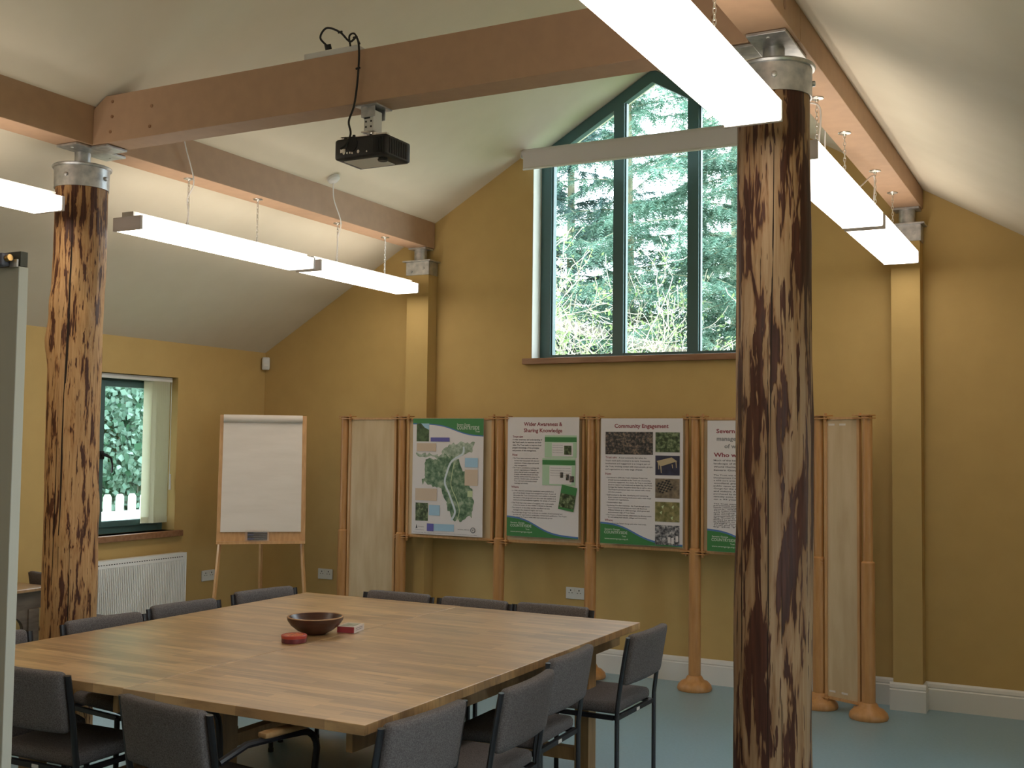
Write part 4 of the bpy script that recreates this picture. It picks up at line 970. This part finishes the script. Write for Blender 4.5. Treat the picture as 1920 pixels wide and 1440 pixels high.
for i, s in enumerate(('In 1998, seasonal community newsletters were published as', 'part of the Severn Gorge local management project. As part of', 'this project the Trust commissioned a local website to showcase', 'the history of the gorge and now has a new site available to a', 'national and local audience together. Its variety of content')): L_.append((('\u2022 ' if i == 0 else '')+s, .06 if i == 0 else .09, .378-i*.0195, .009, .60))
L_ += [('\u2022 The Trust has a key means of engaging with local people', .06, .276, .009, .60), ('to become aware of what wildlife is relevant to the area.', .09, .257, .009, .55), ('\u2022 The research of the wider and the woodland was also', .06, .236, .009, .55), ('managed, the research begins and ends.', .09, .217, .009, .42), ('\u2022 The Ironbridge Gorge Trust continues to a number of environmental and', .06, .196, .009, .72), ('provides the opportunity to undertake a formal work qualification. The Project', .09, .177, .009, .75), ('also allows the Trust to work with local community groups.', .09, .158, .009, .56)]
body(t, w, h, L_)
def webpage(x0, x1, z0, z1, y):
    b = NB(); rect(b, w*x0, w*x1, h*z0, h*z1, y); o = obj('web_page_picture', b, cm('pgreen', 0), t)
    b = NB(); rect(b, w*x0, w*x1, h*(z1-0.055), h*(z1-0.015), y-0.0005); obj('banner', b, cm('green', 0), o)
    b = NB(); rect(b, w*(x0+0.10), w*(x1-0.05), h*(z0+0.012), h*(z1-0.062), y-0.0005); obj('content_area', b, cm('white', 0), o)
    obj('tiny_text', text_mesh([('Welcome to the website of the countryside', w*(x0+0.11), h*(z1-0.085-0.02*i), 0.006, w*(0.14 if z1 > 0.8 else 0.28), 'L') for i in range(4)], y-0.0012), cm('grey', 0), o)
    return o
o = webpage(0.53, 0.97, 0.665, 0.85, Y2); b = NB(); rect(b, w*0.80, w*0.90, h*0.69, h*0.765, Y3-0.001); obj('picture', b, PH['wood'], o)
o = webpage(0.50, 0.955, 0.435, 0.66, Y3-0.0005)
b = NB(); rect(b, w*0.75, w*0.79, h*0.50, h*0.545, Y3-0.0025); rect(b, w*0.83, w*0.87, h*0.48, h*0.53, Y3-0.0025); rect(b, w*0.88, w*0.94, h*0.465, h*0.515, Y3-0.0025); obj('picture', b, PH['people'], o)
b = NB(); prism(b, [(w*0.725, h*0.245), (w*0.935, h*0.222), (w*0.985, h*0.418), (w*0.775, h*0.445)], -0.0085, -0.008); o = obj('leaflet_picture', b, cm('green', 0), t)
b = NB(); prism(b, [(w*0.735, h*0.262), (w*0.935, h*0.243), (w*0.967, h*0.355), (w*0.763, h*0.375)], -0.0092, -0.0086); obj('picture', b, PH['wood'], o)
# poster 3
t, w, h = poster('poster headed Community Engagement with a column of small photos', -3.140, -2.531, 0.957, 1.838, 7.395)
footer(t, w, h, 0)
heads('heading', t, [('Community Engagement', w*0.50, h*0.925, 0.027, w*0.66, 'C'), ('Trust aim:', w*0.06, h*0.680, 0.015, w*0.145, 'L'), ('How:', w*0.06, h*0.548, 0.016, w*0.075, 'L'), ('Where:', w*0.055, h*0.178, 0.015, w*0.105, 'L')], Y1, cm('red', 0))
L_ = [('A local community that values the', .225, .680, .010, .34), ("Trust's work and is involved in its work. Community", .06, .656, .010, .55), ('involvement and engagement is an integral part of', .06, .633, .010, .55), ('the Trust, involving contact with many people, groups', .06, .610, .010, .58), ('and organisations at a wide range of levels.', .06, .587, .010, .46)]
for i, s in enumerate(('Introduced in 2004, the Trust\'s Volunteer Project has', 'already become invaluable to the Trust\'s aim of extending', 'community engagement. As a result, the Trust is now better', 'placed to support local events such as Apple Day, the World', 'Heritage Site Festival, Shropshire Green Day as well as, where', 'The Project\'s permanent team runs various crafts, events', 'and other projects.')): L_.append((('\u2022 ' if i == 0 else '')+s, .07 if i == 0 else .095, .522-i*.0192, .0085, (.51, .52, .54, .54, .54, .52, .17)[i]))
for i, s in enumerate(('Staff involved in the sites, developing and maintaining', 'direct contact and meeting landowners with a wide range', 'of people and organisations.')): L_.append((('\u2022 ' if i == 0 else '')+s, .07 if i == 0 else .095, .383-i*.0185, .0085, (.52, .53, .26)[i]))
L_.append(('\u2022 Conservation days', .07, .323, .0085, .20))
for i, s in enumerate(('Gardening Woodland Schemes - the Trust through Joiners', 'Town Council & local partners as a local craft Board and', 'Willows Scheme up to 2000 learnings, which grows and', 'environmental edge of Trust Gates')): L_.append((('\u2022 ' if i == 0 else '')+s, .07 if i == 0 else .095, .300-i*.0185, .0085, (.54, .48, .51, .33)[i]))
L_ += [('\u2022 The Trust is a limited interest collaboration by allowing events', .07, .224, .0085, .56), ('for and making local schools, colleges and Universities.', .095, .206, .0085, .48), ('\u2022 Throughout the Severn Gorge and other local areas.', .07, .158, .0085, .50)]
body(t, w, h, L_)
for nm, k, x0, x1, z0, z1 in (('people_photo', 'people', .06, .645, .712, .892), ('garden_photo', 'wood', .675, .965, .735, .890), ('table_photo', 'navy', .675, .965, .555, .708), ('chessboard_photo', 'brown', .675, .965, .375, .528), ('hands_photo', 'olive', .675, .965, .192, .346), ('street_photo', 'street', .675, .965, .012, .165)):
    b = NB(); rect(b, w*x0, w*x1, h*z0, h*z1, Y2-0.0012); o = obj(nm, b, PH[k], t)
    yy = Y3-0.0012
    if nm == 'people_photo':
        b = NB()
        for i in range(9):
            cx = x0+0.10+i*0.056; hh = 0.10+0.02*((i*7) % 3); poly = [(w*(cx-0.018), h*(z0+0.005)), (w*(cx+0.02), h*(z0+0.005)), (w*(cx+0.022), h*(z0+hh*0.8)), (w*(cx+0.008), h*(z0+hh)), (w*(cx-0.008), h*(z0+hh)), (w*(cx-0.02), h*(z0+hh*0.8))]
            prism(b, poly, yy-0.0004, yy)
        obj('figures', b, PH['people'], o)
    if nm == 'table_photo':
        b = NB(); prism(b, [(w*.69, h*.665), (w*.87, h*.695), (w*.935, h*.665), (w*.735, h*.622)], yy-0.0004, yy)
        for (x, z, l) in ((.735, .622, .05), (.705, .65, .05), (.915, .663, .05), (.87, .64, .03)): prism(b, [(w*x, h*z), (w*(x+.012), h*z), (w*(x+.016), h*(z-l)), (w*(x+.008), h*(z-l))], yy-0.0004, yy)
        obj('table_picture', b, cm('tbl', 0), o)
    if nm == 'chessboard_photo':
        b = NB(); O = Vector((.70, .465)); U = Vector((.026, .0055)); V = Vector((.009, -.0115))*-1; V = Vector((-.004, .0135))
        O = Vector((.735, .405)); U = Vector((.023, .006)); V = Vector((-.008, .0115))
        for i in range(7):
            for j in range(7):
                if (i+j) % 2:
                    p = O+U*i+V*j; q = [p, p+U, p+U+V, p+V]; prism(b, [(w*a.x, h*a.y) for a in q], yy-0.0004, yy)
        obj('board_squares', b, cm('black', 0), o)
    if nm == 'hands_photo':
        b = NB()
        for (x, z) in ((.75, .31), (.87, .31), (.86, .225), (.73, .265)): prism(b, [(w*x, h*z), (w*(x+.03), h*(z+.012)), (w*(x+.02), h*(z-.018))], yy-0.0004, yy)
        obj('pale_shapes', b, cm('pyellow', 0), o)
    if nm == 'street_photo':
        b = NB()
        for (x, z) in ((.83, .03), (.87, .025), (.92, .04)): rect(b, w*x, w*(x+.03), h*z, h*(z+.045), yy)
        obj('pale_shapes', b, cm('white', 0), o)
# poster 4 (half behind the log)
t, w, h = poster('poster with heading Severn Gorge, partly hidden behind the thick log post', -2.350, -1.745, 0.945, 1.822, 7.375)
t.rotation_euler = (0, 0, D2(-5))
footer(t, w, h, 0)
heads('heading', t, [('Severn Gorge is', w*0.105, h*0.905, 0.027, 0.315, 'L'), ('Who we are', w*0.075, h*0.722, 0.028, 0.27, 'L')], Y1, cm('red', 0))
heads('subheading', t, [('managed for the benefit', w*0.11, h*0.847, 0.027, 0.44, 'L'), ('of wildlife and people', w*0.20, h*0.790, 0.027, 0.40, 'L')], Y1, cm('grey', 0))
L_ = []
for i, s in enumerate(('Much of the beautiful and varied woodland', 'landscape of the Ironbridge Gorge which', 'World Heritage Site is managed by the', 'Severn Gorge Countryside Trust')): L_.append((s, .075, .690-i*.025, .011, .72))
for i in range(10): L_.append((('The Trust was established in 1991 by the Telford', 'Development Corporation to manage 260 hectares', 'a 650 acre area of woodland and meadows and', 'woodland, grassland, to protect and manage', 'public open spaces throughout the valley for', 'Gorge for the enjoyment and the benefit of all', 'and visitors. Additional land was leased and', 'purchased by the Trust in 2000, and now it has', 'sanctity some ownership and further growing', 'on a 99 year lease from the council.')[i], .075, .578-i*.0205, .009, .78))
for i in range(14): L_.append((('The Trust manages the woodland, grassland', 'permanent and now several fields around', 'leads restoring the woodland paths and', 'work, wildlife and open spaces', 'The main role of the Trust is to ensure', 'and develop a sustainable future for', 'this work and is a public partnership', 'sustainable and wood and timber', 'the Trust is a charity and company', 'limited by guarantee and run with volunteers', 'in addition to its own staff and partners', 'Wright woodlands and meadows', 'Trust and is supported by the council', 'by the Trust since 2010')[i], .075, .360-i*.0135, .008, .74))
body(t, w, h, [l for l in L_ if l[2] > 0.165])

# ------------------------------------------------------------------ pale upright screen at the left picture edge
t = thing('pull_up_screen', 'pale grey upright screen panel at the left picture edge with a clamp on top', 'screen', (-2.95, 2.0, 0))
obj('screen_panel', box(NB(), -0.40, 0.443, 0.0, 0.03, 0.03, 2.100), mat('pale_screen', (0.42, 0.42, 0.36), 0.7), t, bev=0.002)
obj('top_plate', box(NB(), -0.40, 0.443, 0.004, 0.026, 2.101, 2.140), mat('olive_grey', (0.05, 0.05, 0.035), 0.6), t)
b = NB(); rbox(b, 0.37, 0.412, -0.030, -0.001, 2.100, 2.135, 0.006, 4); obj('clamp', b, mat('grey_clamp', (0.10, 0.10, 0.13), 0.4), t, smooth=True)
obj('knob', tube(NB(), [(0.413, -0.015, 2.120), (0.427, -0.015, 2.122)], 0.009, 12), mat('brass_knob', (0.5, 0.32, 0.12), 0.3, 0.8), t, smooth=True)
obj('plate', box(NB(), 0.413, 0.441, -0.006, -0.001, 2.098, 2.118), M['galv'], t)
for s in (-0.3, 0.3): obj('foot', box(NB(), s-0.03, s+0.03, -0.25, 0.28, 0.0, 0.03), M['galv'], t)

# ------------------------------------------------------------------ outside
gnd = box(NB(), -30, 12, -8, 40, -0.5, -0.25); o = obj('ground', gnd, M['grass']); o['kind'] = 'structure'
def mesh_from(name, V, F, m, parent=None):
    me = bpy.data.meshes.new(name); me.from_pydata(V, [], F); me.materials.append(m)
    o = bpy.data.objects.new(name, me); COL.objects.link(o)
    if parent is not None: o.parent = parent
    return o
def conifer(label, x, y, H, spread, m, seed, z0=0.6, dens=1.0, trunk_r=0.09, zmax=9.0):
    rng = np.random.default_rng(seed)
    t = thing('conifer_tree', label, 'tree', (x, y, -0.25), 0, 'conifers outside the gable window')
    obj('trunk', tube(NB(), [(0, 0, 0), (0.03, 0, H*0.5), (0, 0, H)], [trunk_r, trunk_r*0.75, 0.02], 10), M['trunk'], t, smooth=True)
    VV = []; bb = NB(); nb = int(H*30*dens)
    for i in range(nb):
        z = z0+(H-z0)*rng.random(); L = spread*(1-(z/H)**2.6)*rng.uniform(0.55, 1.1)+0.15; az = rng.uniform(0, 2*math.pi)
        low = z < zmax
        d = np.array([math.cos(az), math.sin(az), 0]); dr = rng.uniform(-0.10, 0.45); k1 = rng.normal()*0.10; pd_ = np.array([-d[1], d[0], 0])
        S_ = np.linspace(0, 1, 7)
        P = np.array([0, 0, z])+d*L*S_[:, None]+np.array([0, 0, 1.0])*(0.12*L*S_-dr*L*S_**2)[:, None]+pd_*(k1*L*np.sin(S_*3))[:, None]
        if i % 2 == 0 and low: tube(bb, [tuple(p) for p in P], [0.007*(1-k/7.5)+0.002 for k in range(7)], 4, caps=False)
        ns = int((85*L+12)*(1.0 if low else 0.35)*dens)
        s_ = rng.uniform(0.08, 1.0, ns); j = np.minimum(5, (s_*6).astype(int)); p = P[j]+(P[j+1]-P[j])*(s_*6-j)[:, None]
        side = rng.choice([-1.0, 1.0], ns)[:, None]; fl = rng.uniform(0.08, 0.30, ns)[:, None]*(1.15-s_[:, None]*0.5)
        dn = pd_*side*rng.uniform(0.4, 1, ns)[:, None]+d*rng.uniform(0.2, 0.9, ns)[:, None]+np.array([0, 0, 1.0])*rng.uniform(-1.3, 0.25, ns)[:, None]
        dn /= np.linalg.norm(dn, axis=1)[:, None]; wv = np.cross(dn, [0, 0, 1.0]); wv /= np.linalg.norm(wv, axis=1)[:, None]+1e-6
        for q in range(6):
            c = p+dn*fl*(q/6)-np.array([0, 0, 0.05*(q/6)**2]); ln = fl*0.30*(1-q/9)
            for sg in (-1, 1):
                e = c+(wv*sg*0.8+dn*0.7)*ln+np.array([0, 0, 1.0])*rng.uniform(-0.3, 0.15, ns)[:, None]*ln; nn = dn*ln*0.24
                VV.append(np.stack([c-nn, c+nn, e], 1).reshape(-1, 3))
    V = np.concatenate(VV).astype(np.float32); n = len(V)//3
    me = bpy.data.meshes.new('foliage'); me.vertices.add(n*3); me.vertices.foreach_set('co', V.ravel()); me.loops.add(n*3); me.loops.foreach_set('vertex_index', np.arange(n*3, dtype=np.int32))
    me.polygons.add(n); me.polygons.foreach_set('loop_start', np.arange(0, n*3, 3, dtype=np.int32)); me.update(calc_edges=True); me.materials.append(m)
    fo = bpy.data.objects.new('foliage', me); COL.objects.link(fo); fo.parent = t
    obj('branches', bb, M['trunk'], t)
    return t
conifer('tall conifer outside with a pale trunk behind the left mullion of the gable window', -5.60, 14.0, 8.4, 1.7, M['needle'], 1, 1.6, 0.7, 0.11)
conifer('dark bluish conifer outside in the left pane of the gable window', -6.9, 15.0, 8.6, 2.2, M['needle_dark'], 2, 1.2, 1.0)
conifer('green conifer outside in the middle pane of the gable window', -4.4, 13.2, 7.6, 1.9, M['needle'], 3, 1.0, 0.7)
conifer('green conifer outside in the right pane of the gable window', -3.0, 13.6, 8.0, 1.9, M['needle'], 4, 1.0, 0.95, 0.09)
conifer('light green conifer farther outside, showing between the nearer ones', -6.2, 21.0, 11, 2.6, M['needle_light'], 5, 2.0, 0.7)
conifer('light green conifer outside, far right in the gable window', -3.6, 21.5, 10.5, 2.6, M['needle_light'], 6, 2.0, 0.7)
conifer('light green conifer farther outside in line with the middle pane', -5.0, 18.5, 9.5, 2.3, M['needle_light'], 8, 1.0, 0.8)
conifer('dark conifer outside, right of the thick log post', -1.3, 15.5, 8.5, 2.4, M['needle_dark'], 7, 1.0, 0.7)
def leafquads(V, F, p, rng, s):
    a = rng.normal(size=3); a /= np.linalg.norm(a); b = np.cross(a, rng.normal(size=3)); b /= np.linalg.norm(b)+1e-6; k = len(V)
    V += [tuple(p-a*s), tuple(p+b*s*0.5), tuple(p+a*s), tuple(p-b*s*0.5)]; F.append((k, k+1, k+2, k+3))
def shrub(label, x, y, H, seed, lean=0.0, leaves=True, name='bare_shrub'):
    rng = np.random.default_rng(seed); t = thing(name, label, 'shrub', (x, y, -0.25), 0, 'shrubs outside the gable window')
    bb = NB(); V, F = [], []
    def grow(p, d, L, r, lv):
        pts = [p]; q = p.copy(); dd = d.copy()
        for i in range(5):
            dd = dd+rng.normal(size=3)*0.16; dd[2] += 0.03; dd /= np.linalg.norm(dd); q = q+dd*L/5; pts.append(q.copy())
        tube(bb, [tuple(a) for a in pts], [max(0.0042, r*(1-i/6.5)) for i in range(6)], 5 if lv < 2 else 4, caps=False)
        if leaves and lv >= 2:
            for k in range(5):
                leafquads(V, F, pts[rng.integers(1, 6)]+rng.normal(size=3)*0.03, rng, rng.uniform(0.014, 0.034))
        if lv < 4:
            for k in range(4 if lv < 2 else 3):
                j = rng.integers(2, 6); nd = dd+rng.normal(size=3)*0.75; nd /= np.linalg.norm(nd); grow(pts[j], nd, L*rng.uniform(0.5, 0.75), r*0.55, lv+1)
    for k in range(4): grow(np.array([rng.normal()*0.1, rng.normal()*0.1, 0]), np.array([lean+rng.normal()*0.18, rng.normal()*0.1, 1.0]), H*rng.uniform(0.5, 0.62), 0.026, 0)
    obj('twigs', bb, M['twig'], t)
    if leaves: mesh_from('leaves', V, F, M['leaf'], t)
shrub('pale budding shrub outside in the left pane of the gable window', -5.1, 12.0, 4.6, 11)
shrub('tangled pale shrub outside behind the first mullion', -4.6, 11.9, 3.6, 12, -0.1)
shrub('pale shrub outside in the middle pane', -4.0, 12.1, 3.6, 13, 0.1)
shrub('thin pale shrub outside in the right pane', -3.2, 12.2, 3.4, 14, 0.0)
# ivy covered bank outside the left window
def ivy(label, x, y0, y1, z1, n, seed):
    rng = np.random.default_rng(seed); t = thing('ivy_bank', label, 'hedge', (x, (y0+y1)/2, -0.25))
    V, F = [], []; L = (y1-y0)/2
    for i in range(n):
        y = rng.uniform(-L, L); z = rng.uniform(0, z1); d = 0.25*math.sin(y*2.3+z*1.7)+0.18*math.sin(y*5.1-z*4.3)+rng.normal()*0.10
        p = np.array([d+0.42, y, z]); s = rng.uniform(0.025, 0.06)
        a = rng.normal(size=3)*np.array([0.5, 1, 1]); a /= np.linalg.norm(a); b = np.cross(a, np.array([1, 0, 0])+rng.normal(size=3)*0.4); b /= np.linalg.norm(b)+1e-6; k = len(V)
        V += [tuple(p-a*s), tuple(p-a*s*0.2+b*s*0.8), tuple(p+a*s), tuple(p-a*s*0.2-b*s*0.8)]; F.append((k, k+1, k+2, k+3))
    mesh_from('leaves', V, F, M['ivy'], t)
    bk = box(NB(), -0.6, -0.25, -L, L, 0, z1); obj('earth_bank', bk, M['grass'], t)
    bb = NB()
    for i in range(14):
        y = rng.uniform(-L*0.6, L*0.6); z = rng.uniform(0.6, 2.2)
        tube(bb, spline([(0.5, y, z-0.6), (0.55, y+rng.normal()*0.1, z), (0.45, y+rng.normal()*0.25, z+0.6), (0.3, y+rng.normal()*0.4, z+1.1)], 5), 0.006, 4)
    tube(bb, spline([(0.5, 1.15, 1.2), (0.55, 1.3, 1.6), (0.5, 1.45, 1.75), (0.45, 1.5, 2.4), (0.3, 1.6, 3.0)], 6), 0.02, 6)
    obj('stems', bb, M['twig'], t)
ivy('ivy covered bank outside the small left window', -10.6, 6.5, 13.5, 4.6, 60000, 21)
t = thing('picket_fence', 'white picket fence outside the small left window', 'fence', (-8.6, 8.6, -0.25))
b = NB(); box(b, -0.02, 0.02, -1.6, 1.6, 1.10, 1.19); box(b, -0.02, 0.02, -1.6, 1.6, 0.5, 0.58); obj('rail', b, M['fence'], t)
for i in range(20):
    y = -1.5+i*0.158
    b = NB(); A = [b.verts.new((0.022, y+a, z)) for a, z in ((0, 0.05), (0.09, 0.05), (0.09, 1.33), (0.07, 1.36), (0.02, 1.36), (0, 1.33))]; B = [b.verts.new((0.04, y+a, z)) for a, z in ((0, 0.05), (0.09, 0.05), (0.09, 1.33), (0.07, 1.36), (0.02, 1.36), (0, 1.33))]
    b.faces.new(A); b.faces.new(B[::-1])
    for k in range(6): b.faces.new((A[k], B[k], B[(k+1) % 6], A[(k+1) % 6]))
    obj('picket', b, M['fence'], t)
